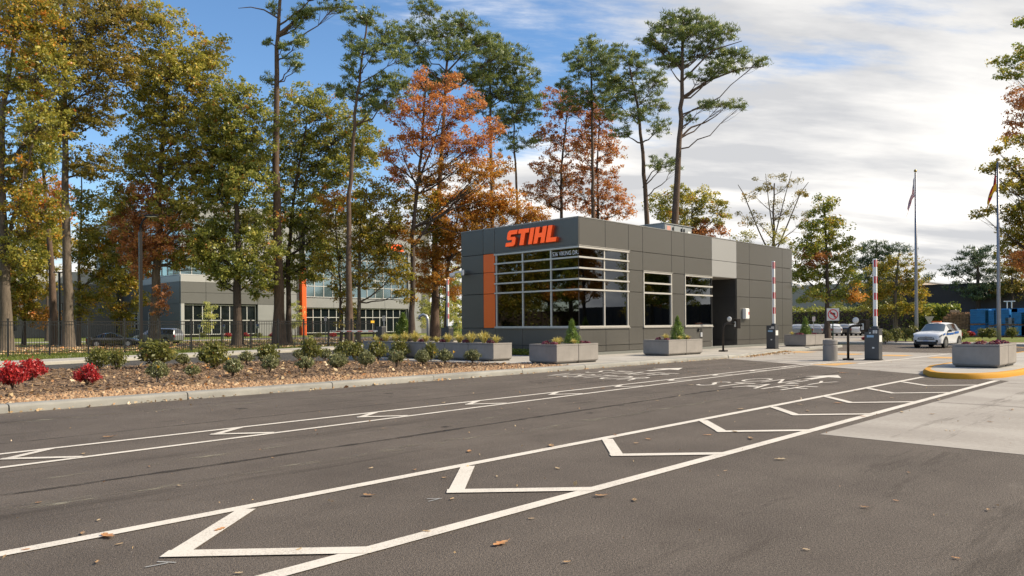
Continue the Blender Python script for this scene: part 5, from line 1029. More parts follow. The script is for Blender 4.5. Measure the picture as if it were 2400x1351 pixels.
# ------------------------------------------------------------------ shrubs of the bed
def ball_mesh(seed, kind, n, ls, flat=.8, loose=.12, asp=.6):
    g = np.random.default_rng(seed); nc = 60; u = unit(g.normal(size=(nc, 3))); u[:, 2] = abs(u[:, 2]) * 1.25 - .25; K = u * (g.random(nc) ** .3)[:, None] * .82
    idx = g.integers(0, nc, n); C = K[idx] + g.normal(0, loose, (n, 3)); C[:, 2] = np.maximum(C[:, 2] * flat + .55 * flat + .12, .04); sh = np.clip((C[:, 2] - .05) / .45, .35, 1); C[:, :2] *= sh[:, None]
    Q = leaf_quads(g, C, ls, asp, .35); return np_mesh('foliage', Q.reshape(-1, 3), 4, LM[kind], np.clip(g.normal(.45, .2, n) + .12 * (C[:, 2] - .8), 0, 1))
def stems_mesh(seed):
    g = np.random.default_rng(seed); t = Tubes()
    for k in range(9):
        a = g.random() * 6.28; p = np.array([math.cos(a) * .5, math.sin(a) * .5, .6 + .5 * g.random()]); t.add(bez(np.array([0, 0, -.05]), p * np.array([.3, .3, .6]), p, 5), np.linspace(.03, .008, 5), 5)
    return t.mesh('stems', bark_dark)
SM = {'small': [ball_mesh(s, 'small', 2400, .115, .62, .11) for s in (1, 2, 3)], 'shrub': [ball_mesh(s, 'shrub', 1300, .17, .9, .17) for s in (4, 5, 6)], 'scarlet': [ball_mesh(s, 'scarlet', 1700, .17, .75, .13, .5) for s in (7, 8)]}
STM = [stems_mesh(s) for s in (1, 2)]
def shrub(kind, px, by, wpx, hpx, lab, k, z=.10, grp=None):
    b = G(px, by, z); D = b.x * fwd.x + b.y * fwd.y; w_ = wpx * PXM(D) / 2; h = hpx * PXM(D)
    name = {'small': 'holly_shrub', 'shrub': 'laurel_shrub', 'scarlet': 'nandina_shrub'}[kind]
    o = empty(name, b, 0, lab, 'shrub', grp or {'small': 'low grey-green shrubs in the bed', 'shrub': 'taller leafy shrubs in the bed', 'scarlet': 'scarlet shrubs in the bed'}[kind])
    zs = {'small': .62 * 1.42 + .12, 'shrub': .9 * 1.42 + .12, 'scarlet': .75 * 1.42 + .12}[kind]
    sc = (w_, w_, h / zs)
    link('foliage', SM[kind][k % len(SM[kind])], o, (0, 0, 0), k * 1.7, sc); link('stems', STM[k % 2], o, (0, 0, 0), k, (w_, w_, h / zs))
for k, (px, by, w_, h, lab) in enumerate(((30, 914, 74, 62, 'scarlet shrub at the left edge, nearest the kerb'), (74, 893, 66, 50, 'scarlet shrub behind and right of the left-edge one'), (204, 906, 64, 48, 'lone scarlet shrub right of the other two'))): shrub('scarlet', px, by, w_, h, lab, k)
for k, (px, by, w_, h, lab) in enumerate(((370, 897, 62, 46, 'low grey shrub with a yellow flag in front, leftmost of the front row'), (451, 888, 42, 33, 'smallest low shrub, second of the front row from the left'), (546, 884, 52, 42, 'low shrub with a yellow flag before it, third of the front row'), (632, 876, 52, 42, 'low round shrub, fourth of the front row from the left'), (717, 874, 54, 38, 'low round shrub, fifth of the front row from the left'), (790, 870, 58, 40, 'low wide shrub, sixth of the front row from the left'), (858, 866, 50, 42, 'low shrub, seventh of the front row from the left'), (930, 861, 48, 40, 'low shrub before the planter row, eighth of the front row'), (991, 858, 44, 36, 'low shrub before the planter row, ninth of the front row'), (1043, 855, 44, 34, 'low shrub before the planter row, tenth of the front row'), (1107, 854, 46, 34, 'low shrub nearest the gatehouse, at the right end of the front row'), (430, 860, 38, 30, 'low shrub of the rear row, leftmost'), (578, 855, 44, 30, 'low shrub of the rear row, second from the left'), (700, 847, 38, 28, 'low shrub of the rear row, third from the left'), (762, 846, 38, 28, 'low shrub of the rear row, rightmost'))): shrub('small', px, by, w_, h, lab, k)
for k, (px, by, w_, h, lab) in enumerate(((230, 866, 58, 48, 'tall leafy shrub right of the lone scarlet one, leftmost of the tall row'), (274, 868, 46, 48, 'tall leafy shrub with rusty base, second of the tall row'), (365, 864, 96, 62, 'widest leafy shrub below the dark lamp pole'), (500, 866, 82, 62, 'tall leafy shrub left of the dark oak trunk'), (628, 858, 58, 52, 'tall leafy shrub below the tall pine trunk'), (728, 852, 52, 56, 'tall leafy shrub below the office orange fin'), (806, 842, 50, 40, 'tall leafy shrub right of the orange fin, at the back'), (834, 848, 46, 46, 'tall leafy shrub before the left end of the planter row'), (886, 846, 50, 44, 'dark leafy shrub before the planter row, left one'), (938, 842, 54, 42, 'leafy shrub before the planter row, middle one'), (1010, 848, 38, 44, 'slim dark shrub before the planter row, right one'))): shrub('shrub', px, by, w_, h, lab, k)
GS = 'shrubs in the far verge'
for k, (px, by, w_, h, lab) in enumerate(((2075, 806, 36, 30, 'far shrub right of the second barrier cabinet'), (2100, 804, 34, 34, 'far shrub second right of the barrier cabinet'), (2122, 802, 30, 30, 'far shrub left of the parked white car'), (2140, 800, 30, 34, 'far shrub touching the left flagpole'), (2256, 797, 26, 24, 'far shrub right of the parked white car'), (2302, 794, 26, 22, 'far shrub before the leftmost blue crates'), (2320, 794, 34, 24, 'far shrub between crates and right flagpole'), (2372, 794, 28, 26, 'far shrub right of the right flagpole'))): shrub('shrub', px, by, w_, h, lab, k, .1, GS)
shrub('small', 2060, 808, 32, 18, 'low far shrub right against the second barrier cabinet', 1, .1, GS); shrub('scarlet', 2276, 790, 20, 13, 'small red far shrub before the blue crates', 1, .05, GS); shrub('scarlet', 2030, 800, 22, 12, 'small red far shrub left of the second barrier cabinet', 0, .05, GS)
for k, (px, lab) in enumerate(((475, 'first'), (535, 'second'), (575, 'third'), (606, 'fourth'), (640, 'fifth'), (668, 'sixth'), (745, 'seventh'), (780, 'eighth'))): shrub('scarlet' if k % 3 else 'shrub', px, 792, 22, 11, lab + ' low shrub from the left along the office wall', k, 0.0, 'low shrubs along the office wall')
for px, by, h, lab, s in ((945, 800, 62, 'bright cone evergreen in front of the office glass', .9), (1070, 790, 45, 'small cone evergreen beside the far barrier cabinet', .8)):
    b = G(px, by); D = b.x * fwd.x + b.y * fwd.y; cone(b, h * PXM(D), lab, 1, s, 'cone evergreens on the lawn')
gc = G(1225, 836, .132)
# low ground cover in the strip below the left face
g = np.random.default_rng(31); n = 3800; C = np.stack([g.uniform(24.2, 24.95, n), g.uniform(20.7, 28, n), .14 + .26 * g.random(n) ** 1.6], 1); Q = leaf_quads(g, C, .09, .6, .5)
o = link('ground_cover', np_mesh('ground_cover', Q.reshape(-1, 3), 4, LM['green'], np.clip(g.normal(.35, .2, n), 0, 1))); tag(o, 'low dark green ground cover at the foot of the gatehouse left face', 'ground cover', kind='stuff')
struct('foot_bed', MB().prism([(24.1, 20.6), (25.04, 20.6), (25.04, 28), (24.1, 28)], .1325, .145), soil)
# marker flags
fy = mat('flag_yellow', (.85, .48, .01), .6); wire = mat('wire_grey', (.3, .3, .3), .5, .6)
for k, (px, by, lab) in enumerate(((367, 897, 'yellow marker flag before the leftmost low shrub'), (534, 872, 'yellow marker flag before the third low shrub'), (653, 846, 'yellow marker flag beside the shrub below the tall pine'), (1016, 852, 'left yellow marker flag before the planter row'), (1062, 850, 'right yellow marker flag before the planter row'), (1247, 843, 'yellow marker flag at the foot of the gatehouse'))):
    f = empty('marker_flag', G(px, by, .11), .3 * k, lab, 'marker flag', 'yellow marker flags')
    MB().tube([(0, 0, 0), (0, 0, .5)], .005, 5).build('wire', wire, f)
    t = [(0, 0), (.04, .01), (.08, -.015), (.12, .01)]; mb = MB(); mb.add([(x, y, .48 - .022 * i) for i, (x, y) in enumerate(t)] + [(x * .8, y + .004, .36 + .018 * i) for i, (x, y) in enumerate(t)], [(i, i + 1, 5 + i, 4 + i) for i in range(3)]); mb.build('flag', fy, f)
    f.rotation_euler = (0, 0, math.atan2(rgt.y, rgt.x) + .4 * math.sin(k * 2.1)); f.scale = (.85, .85, .95)
# ------------------------------------------------------------------ barrier gates, readers, bollard
cabm = mat('cabinet_grey', (0.060, 0.062, 0.066), .45, .25, var=.08, vscale=2); redm = mat('reflective_red', (0.55, 0.012, 0.02), .45); armw = mat('arm_white', (0.74, 0.74, 0.72), .4); stick = mat('sticker_white', (.62, .62, .60), .6); stickb = mat('sticker_blue', (.25, .40, .55), .6)
def barrier(loc, lab, up_=True, arm_l=3.7, arm_dir=(0, 1), w=.52, h=1.28, d=.42, detail=True):
    b = empty('barrier_gate', loc, 0, lab, 'barrier gate', 'barrier gates')
    MB().box(-d / 2, d / 2, -w / 2, w / 2, .03, h).build('cabinet', cabm, b, bevel=.025); MB().box(-d / 2 - .02, d / 2 + .02, -w / 2 - .02, w / 2 + .02, 0, .03).build('base_plate', black, b)
    lid = MB().box(-d / 2 - .012, d / 2 + .012, -w / 2 - .012, w / 2 + .012, h, h + .025).build('lid', cabm, b, bevel=.008)
    if detail:
        for k in range(3): MB().box(-d / 2 - .006, -d / 2 - .001, -w / 2 + .06 + .06 * k, -w / 2 + .10 + .06 * k, h - .16, h - .03).build('vent_slot', stick, b)
        MB().box(-d / 2 - .006, -d / 2 - .001, w / 2 - .36, w / 2 - .10, h - .32, h - .23).build('sticker', stickb, b); MB().box(-d / 2 + .05, d / 2 - .08, -w / 2 - .006, -w / 2 - .001, h - .50, h - .24).build('sticker', stick, b)
        MB().box(-d / 2 - .006, -d / 2 - .001, -w / 2 + .17, -w / 2 + .25, h - .76, h - .70).build('lock', stick, b); MB().lathe([(.03, 0), (.03, .012)], 10, (-d / 2 - .013, w / 2 - .22, h - .14), 'x').build('lock', stick, b)
    L_ = arm_l; t = .055
    if up_:
        x = 0.0; y = -.08
        a = MB().box(x - t, x + t, y - .07, y + .07, h + .026, h + L_).build('arm', armw, b, bevel=.012); z = h + L_ - .05
        MB().box(x - .09, x + .09, y - .11, y + .11, h - .12, h + .12).build('arm_bracket', cabm, b)
        pt = L_ / 4.3; sl = pt * .43
        while z > h + .45 * pt:
            MB().box(x - t - .004, x - t - .001, y - .045, y + .02, z - sl, z).build('red_stripe', redm, a); MB().box(x - .03, x + .03, y - .0745, y - .0705, z - sl, z).build('red_stripe', redm, a); z -= pt
    else:
        dx, dy = arm_dir; hh = h * .78
        a = MB().box(0, L_, -.05, .05, -.06, .06).build('arm', armw, b, (dx * .22, dy * .22, hh), math.atan2(dy, dx), bevel=.012)
        for k in range(int(L_ / .8)): MB().box(.35 + .8 * k, .72 + .8 * k, -.056, -.051, -.035, .035).build('red_stripe', redm, a); MB().box(.35 + .8 * k, .72 + .8 * k, .051, .056, -.035, .035).build('red_stripe', redm, a)
    return b
barrier((38.0, 17.75, .135), 'barrier gate with raised red and white arm against the gatehouse wall', True, 3.45, w=.50, h=1.22)
barrier((31.1, 10.35, .008), 'barrier gate with raised red and white arm in the middle of the gate court', True, 2.80, w=.55, h=1.22)
b3 = BASE(1048, 47); barrier(b3, 'far barrier gate with raised arm left of the gatehouse', True, 3.1, w=.75, h=1.35, detail=False)
b4 = BASE(893, 55); barrier(b4, 'far barrier gate with lowered arm in front of the office', False, 3.6, (-rgt.x, -rgt.y), w=.75, h=1.45, detail=False)
bronze = mat('bronze_post', (0.022, 0.017, 0.014), .4, .4); mirm = mat('mirror_face', (.8, .8, .8), .05, 1.0)
def reader(loc, lab, rz=0.0, mirrored=True):
    r = empty('card_reader', loc, rz, lab, 'card reader', 'gooseneck card readers')
    MB().box(-.16, .16, -.16, .16, 0, .07).build('base_plate', bronze, r)
    MB().tube([(0, 0, .07), (0, 0, 1.10), (.02, -.02, 1.24), (.10, -.08, 1.34), (.22, -.18, 1.38), (.45, -.36, 1.38)], .048, 10).build('pole', bronze, r, smooth=True)
    hd = MB().box(-.10, .10, -.16, .16, -.24, .24).build('reader_head', bronze, r, (.55, -.45, 1.36), R(-30), bevel=.015)
    MB().box(-.112, -.101, -.07, .07, -.16, .10).build('keypad', stick, hd); MB().box(-.16, -.10, -.17, .17, .20, .235).build('hood', bronze, hd)
    MB().lathe([(.02, -.03), (.11, -.02), (.125, 0), (.10, .012)], 16, (.22, -.22, 1.58), 'x').build('convex_mirror', stick, r, smooth=True); MB().tube([(.30, -.25, 1.38), (.25, -.22, 1.56)], .015, 6).build('mirror_stem', bronze, r)
reader(G(1695, 824.5, .134), 'gooseneck card reader on the walk before the gatehouse door'); reader(G(1988, 844.5, .008), 'gooseneck card reader in the gate court beside the round bollard')
q = BASE(1003, 46); r = empty('card_reader', q, 0, 'far grey hooded card reader post left of the gatehouse', 'card reader', 'gooseneck card readers')
MB().tube([(0, 0, 0), (0, 0, 1.9), (-.1 * rgt.x, -.1 * rgt.y, 2.12), (-.3 * rgt.x, -.3 * rgt.y, 2.2), (-.5 * rgt.x, -.5 * rgt.y, 2.1), (-.55 * rgt.x, -.55 * rgt.y, 1.9)], .09, 8).build('pole', galv, r, smooth=True); MB().box(-.2, .2, -.2, .2, 0, .05).build('base_plate', galv, r)
bc = mat('bollard_concrete', (0.215, 0.20, 0.185), .8, var=.12, vscale=3, bump=.15, bscale=80)
bo = empty('bollard', G(1946, 846, .006), 0, 'thick round grey concrete bollard in the gate court', 'bollard')
MB().lathe([(.27, 0), (.272, .02), (.272, .60), (.25, .615), (.25, .64), (.272, .655), (.272, .80), (.255, .82), (.20, .825)], 32).build('body', bc, bo, smooth=False); smooth_by_angle(bo.children[0], 35)
MB().lathe([(.19, .826), (.19, .835)], 24).build('top_cap', bc, bo)

# ------------------------------------------------------------------ signs
postg = mat('post_green', (.025, .06, .04), .5, .3)
def sign_post(D, px, top, z_extra=0, h=None, m=postg, name='road_sign', lab='', w=.06):
    b = BASE(px, D, 0); s = empty(name, b, math.atan2(-fwd.y, -fwd.x) + R(90), lab, 'sign'); return s, EYE + (HZ(px) - top) * PXM(D)
def face(s, poly, m, name, y, th=.004): return MB().prism(poly, y - th, y, 'y').build(name, m, s)
s, ht = sign_post(46, 1952, 723, lab='white no left turn sign with red circle on a green post')
S_ = 29 * PXM(46); cz = ht - S_ / 2
MB().box(-.03, .03, -.02, .02, 0, ht - S_ * .1).build('post', postg, s)
rect = lambda w_, h_, c, r=.04: [(-w_ / 2, c - h_ / 2), (w_ / 2, c - h_ / 2), (w_ / 2, c + h_ / 2), (-w_ / 2, c + h_ / 2)]
YF = -.021
face(s, rect(S_, S_, cz), stick, 'plate', YF, .006)
rb = mat('sign_black', (.012, .012, .012), .5); n = 32; ro, ri = S_ * .42, S_ * .345
mb = MB(); mb.add([(ro * math.cos(2 * math.pi * k / n), YF - .011, cz + ro * math.sin(2 * math.pi * k / n)) for k in range(n)] + [(ri * math.cos(2 * math.pi * k / n), YF - .011, cz + ri * math.sin(2 * math.pi * k / n)) for k in range(n)], [(k, (k + 1) % n, n + (k + 1) % n, n + k) for k in range(n)]); mb.build('red_circle', redm, s)
u_ = S_
face(s, [(.06 * u_, cz - .24 * u_), (.17 * u_, cz - .24 * u_), (.17 * u_, cz + .08 * u_), (.12 * u_, cz + .14 * u_), (-.06 * u_, cz + .14 * u_), (-.06 * u_, cz + .21 * u_), (-.27 * u_, cz + .09 * u_), (-.06 * u_, cz - .03 * u_), (-.06 * u_, cz + .04 * u_), (.06 * u_, cz + .04 * u_)], rb, 'left_arrow', YF - .008, .002)
d = u_ * .39 * .7071; e = u_ * .035
face(s, [(-d - e, cz + d - e), (-d + e, cz + d + e), (d + e, cz - d + e), (d - e, cz - d - e)], redm, 'red_slash', YF - .0135, .002)
s, ht = sign_post(72, 1907, 742, lab='small pale parking sign by the hedge right of the gatehouse')
MB().box(-.03, .03, -.02, .02, 0, ht - .1).build('post', galv, s); face(s, rect(.30, .46, ht - .25), mat('sign_pale', (.60, .52, .52), .6), 'plate', YF)
s, ht = sign_post(58, 2178, 742, lab='grey back of a yield sign above the parked white car')
MB().box(-.03, .03, .0, .03, 0, ht - .1).build('post', galv, s); face(s, [(-.38, ht), (0, ht - .66), (.38, ht)], mat('sign_back_grey', (.42, .40, .36), .5, .4), 'plate', YF)
for px, ty, lab in ((467, 761, 'left blue and white parking sign before the office'), (524, 760, 'middle blue and white parking sign before the office'), (604, 759, 'right blue and white parking sign before the office')):
    s, ht = sign_post(78, px, ty, lab=lab); s['group'] = 'parking signs before the office'
    MB().box(-.04, .04, -.02, .02, 0, ht - .1).build('post', galv, s); face(s, rect(.30, .48, ht - .24), stick, 'plate', YF); face(s, rect(.22, .22, ht - .17), mat('sign_blue', (.03, .12, .35), .5), 'symbol_panel', YF - .007, .002); face(s, rect(.20, .08, ht - .40), mat('sign_greenline', (.05, .25, .12), .5), 'text_band', YF - .007, .002)
s, ht = sign_post(62, 763, 742, lab='small pale notice sign behind the fence by the office entrance'); MB().box(-.03, .03, -.02, .02, 0, ht - .1).build('post', galv, s); face(s, rect(.24, .36, ht - .2), MAT['sign_pale'], 'plate', YF)
s, ht = sign_post(58, 900, 740, lab='grey back of a sign before the office glass'); MB().box(-.03, .03, .0, .03, 0, ht - .1).build('post', galv, s); face(s, rect(.24, .42, ht - .22), MAT['sign_back_grey'], 'plate', YF)

# ------------------------------------------------------------------ flags
pole_m = mat('flagpole_aluminium', (0.27, 0.27, 0.29), .4, .6)
def uvmesh(name, nu, nv, fn, m):
    V = []; Fs = []; UV = []
    for j in range(nv + 1):
        for i in range(nu + 1): V.append(fn(i / nu, j / nv)); UV.append((i / nu, j / nv))
    for j in range(nv):
        for i in range(nu): Fs.append((j * (nu + 1) + i, j * (nu + 1) + i + 1, (j + 1) * (nu + 1) + i + 1, (j + 1) * (nu + 1) + i))
    me = bpy.data.meshes.new(name); me.from_pydata(V, [], Fs); uv = me.uv_layers.new(name='UVMap')
    for lp in me.loops: uv.data[lp.index].uv = UV[lp.vertex_index]
    me.materials.append(m); me.shade_smooth(); return me
def flag_mat(name, us):
    m, t, b = mat_new(name); ln = t.links.new; uv = t.nodes.new('ShaderNodeUVMap'); sp = t.nodes.new('ShaderNodeSeparateXYZ'); ln(uv.outputs[0], sp.inputs[0])
    def mt(op, a, bb):
        q = t.nodes.new('ShaderNodeMath'); q.operation = op
        for i, v in enumerate((a, bb)):
            if isinstance(v, (int, float)): q.inputs[i].default_value = v
            else: ln(v, q.inputs[i])
        return q.outputs[0]
    U, Vv = sp.outputs[0], sp.outputs[1]
    def mixc(f, a, bb):
        q = t.nodes.new('ShaderNodeMix'); q.data_type = 'RGBA'; ln(f, q.inputs[0])
        for i, v in ((6, a), (7, bb)):
            if isinstance(v, tuple): q.inputs[i].default_value = (*v, 1)
            else: ln(v, q.inputs[i])
        return q.outputs[2]
    if us:
        st = mt('LESS_THAN', mt('MODULO', mt('MULTIPLY', Vv, 13.0), 2.0), 1.0); c = mixc(st, (.75, .75, .78), (.42, .012, .03))
        ca = mt('MULTIPLY', mt('LESS_THAN', U, .40), mt('LESS_THAN', Vv, 7 / 13)); su = mt('SUBTRACT', mt('FRACT', mt('MULTIPLY', U, 15.0), 0.0), .5); sv = mt('SUBTRACT', mt('FRACT', mt('MULTIPLY', Vv, 16.7), 0.0), .5)
        dd = mt('LESS_THAN', mt('ADD', mt('MULTIPLY', su, su), mt('MULTIPLY', sv, sv)), .05); blu = mixc(dd, (.02, .03, .14), (.75, .75, .78)); c = mixc(ca, c, blu)
    else: c = mixc(mt('GREATER_THAN', Vv, .667), mixc(mt('GREATER_THAN', Vv, .333), (.012, .012, .013), (.55, .012, .02)), (.80, .42, .012))
    ln(c, b.inputs['Base Color']); b.inputs['Roughness'].default_value = .8
    tr = t.nodes.new('ShaderNodeBsdfTranslucent'); ln(c, tr.inputs[0]); ms = t.nodes.new('ShaderNodeMixShader'); ms.inputs[0].default_value = .25; ln(b.outputs[0], ms.inputs[1]); ln(tr.outputs[0], ms.inputs[2]); ln(ms.outputs[0], t.nodes['Material Output'].inputs[0]); return m
def flagpole(px, D, top, lab, flab, us):
    b = BASE(px, D, 0); h = EYE + (HZ(px) - top) * PXM(D); p = empty('flagpole', b, 0, lab, 'flagpole', 'tall aluminium flagpoles')
    MB().tube([(0, 0, 0), (0, 0, 1.5), (0, 0, h * .4), (0, 0, h - .1)], [.13, .125, .11, .06], 14).build('pole', pole_m, p, smooth=True); MB().lathe([(.22, 0), (.22, .03), (.15, .12), (.14, .13)], 16).build('collar', pole_m, p)
    MB().lathe([(.005, -.12), (.085, -.085), (.12, 0), (.085, .085), (.005, .12)], 14, (0, 0, h + .04)).build('finial', mat('finial_gold', (.45, .33, .14), .3, .9), p, smooth=True)
    MB().tube([(.13, .0, 1.4), (.10, 0, h - .3)], .008, 4).build('halyard', whitem, p); MB().box(.11, .19, -.03, .03, 1.6, 1.8).build('cleat', pole_m, p)
    H_ = 1.5 if us else 1.6; fl = 2.5
    l = -rgt
    def fn(u, v):
        # cloth hanging nearly limp from the hoist: the fly drops and gathers in folds
        z = h - .45 - v * H_ - (u ** 1.1) * fl * .72 * (1 - .12 * v); off = (.16 * math.sin(u * 9 + v * 3.0) + .10 * math.sin(u * 17 + v * 5)) * (.2 + u) * .8
        o_ = (.09 + 1.35 * (1 - math.exp(-u * 1.3)) * (.22 + .45 * v) * (1 if us else 1.2))
        return (l.x * o_ + fwd.x * off, l.y * o_ + fwd.y * off, z)
    o = link('flag', uvmesh('flag', 40, 24, fn, flag_mat('flag_us' if us else 'flag_de', us)), None, b); tag(o, flab, 'flag')
flagpole(2148, 57, 402, 'left aluminium flagpole behind the white car', 'limp red, white and blue flag with stars and stripes', True); flagpole(2341, 51, 376, 'right aluminium flagpole behind the island planters', 'limp black, red and gold flag', False)

# ------------------------------------------------------------------ vehicles
tyre = mat('tyre_rubber', (.012, .012, .012), .85); rim = mat('rim_alloy', (.42, .42, .43), .35, .8); wsglass = mat('windscreen_glass', (.20, .23, .225), .08, .6, spec=.8); carglass = mat('car_glass', (.012, .016, .018), .05, spec=1.0); trim = mat('trim_black', (.012, .012, .013), .5); lampc = mat('headlamp', (.10, .11, .14), .1, .3, spec=1.0); lampr = mat('tail_lamp', (.35, .01, .01), .2)
wh_t = MB().lathe([(.20, -.11), (.30, -.115), (.345, -.085), (.355, 0), (.345, .085), (.30, .115), (.20, .11)], 24, axis='y').mesh('tyre', tyre); wh_t.shade_smooth()
def rim_mesh():
    mb = MB().lathe([(.215, -.118), (.215, .118)], 20, axis='y')
    for sd_ in (-.125, .121): 
        for k in range(5):
            a = 2 * math.pi * k / 5; c, s = math.cos(a), math.sin(a); mb.add([(c * .03 - s * .035, sd_, s * .03 + c * .035), (c * .21 - s * .028, sd_, s * .21 + c * .028), (c * .21 + s * .028, sd_, s * .21 - c * .028), (c * .03 + s * .035, sd_, s * .03 - c * .035)] + [(c * .03 - s * .035, sd_ + .004, s * .03 + c * .035), (c * .21 - s * .028, sd_ + .004, s * .21 + c * .028), (c * .21 + s * .028, sd_ + .004, s * .21 - c * .028), (c * .03 + s * .035, sd_ + .004, s * .03 - c * .035)], [(0, 1, 2, 3), (7, 6, 5, 4)])
    return mb.mesh('rim', rim)
wh_r = rim_mesh()
# station: x, z sill, z belt, half width belt, z roof, half width roof   (x grows towards the tail, nose at 0)
STN = {
 'suv': [(0.0, .36, .74, .66, .80, .52), (.10, .28, .86, .80, .92, .62), (.30, .26, .95, .89, 1.00, .70), (.75, .24, 1.02, .92, 1.07, .72), (1.15, .24, 1.07, .92, 1.12, .72), (1.85, .24, 1.10, .92, 1.62, .60), (2.3, .24, 1.11, .92, 1.68, .62), (3.2, .24, 1.13, .92, 1.69, .62), (3.9, .26, 1.16, .91, 1.63, .60), (4.25, .30, 1.15, .88, 1.45, .58), (4.45, .36, 1.05, .84, 1.10, .60), (4.55, .45, .90, .78, .95, .55)],
 'sedan': [(0.0, .34, .62, .62, .66, .48), (.12, .26, .70, .78, .75, .58), (.4, .22, .80, .87, .84, .66), (1.0, .20, .88, .90, .92, .68), (1.40, .20, .92, .90, .96, .68), (2.15, .20, .94, .90, 1.36, .56), (2.7, .20, .95, .90, 1.42, .57), (3.2, .20, .96, .90, 1.39, .56), (3.75, .22, .97, .89, 1.16, .58), (4.2, .24, .97, .88, 1.01, .62), (4.65, .30, .93, .82, .97, .58), (4.75, .42, .80, .74, .84, .50)],
 'van': [(0.0, .36, .72, .66, .78, .52), (.10, .28, .84, .82, .90, .62), (.30, .26, .93, .93, .98, .70), (.75, .24, 1.02, .98, 1.07, .72), (1.05, .24, 1.07, .98, 1.12, .74), (1.80, .24, 1.08, .98, 1.66, .66), (2.4, .24, 1.08, .98, 1.74, .68), (3.6, .24, 1.09, .98, 1.75, .68), (4.5, .26, 1.10, .97, 1.72, .68), (4.9, .30, 1.10, .95, 1.60, .68), (5.0, .36, 1.05, .92, 1.15, .66), (5.08, .45, .90, .86, .95, .60)],
}
def ring(s):
    x, zb, zl, wb, zr, wr = s; zm = zb + (zl - zb) * .55
    h = [(wb * .80, zb), (wb * .97, zb + .07), (wb * 1.0, zm), (wb * .985, zl), (wr + (wb - wr) * .10, zl + (zr - zl) * .88), (wr * .78, zr), (0, zr + .03)]
    return [(x, -y, z) for y, z in h] + [(x, y, z) for y, z in h[::-1][1:]]
def car(kind, name, label, loc, rz, paint, cat='car', group=None, scale=1.0, detail=True):
    S = STN[kind]; c = empty(name, loc, rz, label, cat, group); c.scale = (scale,) * 3
    R_ = [ring(s) for s in S]; m = len(R_[0]); V = [p for r in R_ for p in r]; body = []; side = []; ws = []; rw = []
    cab = {'suv': (4, 9), 'sedan': (4, 8), 'van': (4, 9)}[kind]
    for i in range(len(S) - 1):
        for j in range(m - 1):
            f = (i * m + j, i * m + j + 1, (i + 1) * m + j + 1, (i + 1) * m + j)
            if j in (3, 8) and cab[0] < i < cab[1]: side.append(f)
            elif i == cab[0] and 4 <= j <= 7: ws.append(f)
            elif i == cab[1] and 4 <= j <= 7: rw.append(f)
            else: body.append(f)
    body.append(tuple(range(m))); body.append(tuple((len(S) - 1) * m + j for j in range(m))[::-1])
    for i in range(len(S) - 1): body.append((i * m, (i + 1) * m, (i + 1) * m + m - 1, i * m + m - 1))
    def part(nm, fs, mt_):
        us = sorted({v for f in fs for v in f}); mp2 = {v: k for k, v in enumerate(us)}; mb = MB(); mb.add([V[v] for v in us], [tuple(mp2[v] for v in f) for f in fs]); o = mb.build(nm, mt_, c); smooth_by_angle(o, 38); return o
    bd = part('body', body, paint); part('windscreen', ws, wsglass); part('rear_window', rw, carglass); part('side_windows', side, carglass)
    L_ = S[-1][0]; wb = S[5][3]; wx = {'suv': (.92, 3.62), 'sedan': (.95, 3.75), 'van': (.98, 4.0)}[kind]
    for x in wx:
        for sy in (-1, 1):
            w_ = link('wheel', wh_t, c, (x, sy * (wb - .10), .355)); link('rim', wh_r, w_)
            MB().lathe([(.43, -.02), (.43, .02)], 20, axis='y').build('wheel_arch', trim, c, (x, sy * (wb - .005), .37))
    for k in range(len(S) - 1):                       # pillars between the side glass
        pass
    for x in ((2.55,) if kind != 'van' else (2.3, 3.4)):
        for sy in (-1, 1):
            i = max(i for i in range(len(S)) if S[i][0] <= x); s0, s1 = S[i], S[i + 1]; t = (x - s0[0]) / (s1[0] - s0[0]); q = [a * (1 - t) + b * t for a, b in zip(s0, s1)]
            lo = (q[3] * .985 + .008, q[2]); hi = (q[5] + (q[3] - q[5]) * .10 + .008, q[2] + (q[4] - q[2]) * .88)
            MB().add([(x - .05, sy * lo[0], lo[1]), (x + .05, sy * lo[0], lo[1]), (x + .04, sy * hi[0], hi[1]), (x - .04, sy * hi[0], hi[1])], [(0, 1, 2, 3)]).build('pillar', trim, c)
    zc = S[2][2]
    for sy in (-1, 1):
        a, b, d_ = S[0], S[1], S[2]
        MB().add([(a[0] - .01, sy * .42, a[2] - .02), (b[0] - .01, sy * (b[3] * .99), b[2] - .03), (d_[0], sy * (d_[3] * 1.005), d_[2] - .02), (d_[0], sy * (d_[3] * 1.01), d_[2] - .12), (b[0] - .012, sy * (b[3] * 1.0), b[2] - .15), (a[0] - .012, sy * .44, a[2] - .10)], [(0, 1, 4, 5), (1, 2, 3, 4)]).build('headlight', lampc, c)
        MB().box(L_ - .12, L_ - .02, sy * (S[-2][3] - .22), sy * (S[-2][3] + .01), S[-2][2] - .28, S[-2][2] - .06).build('tail_light', lampr, c)
        mi = MB().box(-.09, .09, -.11, .11, -.07, .07).build('mirror', trim if kind == 'suv' else paint, c, (S[5][0] - .45, sy * (wb + .10), S[5][2] + .05), bevel=.04)
    if detail:
        MB().box(-.05, .06, -.66, .66, .24, .45).build('lower_grille', trim, c, bevel=.03); MB().box(-.05, .03, -.52, .52, .585, .64).build('grille_slot', trim, c); MB().box(-.03, .03, -.40, .40, .695, .73).build('upper_grille', trim, c)
        MB().box(-.045, -.031, -.16, .16, .46, .56).build('number_plate', mat('plate_blue', (.40, .45, .58), .5), c)
        for sy in (-1, 1): MB().box(-.005, .12, sy * .64 - .07, sy * .64 + .07, .40, .56).build('fog_recess', trim, c, bevel=.02)
    return c
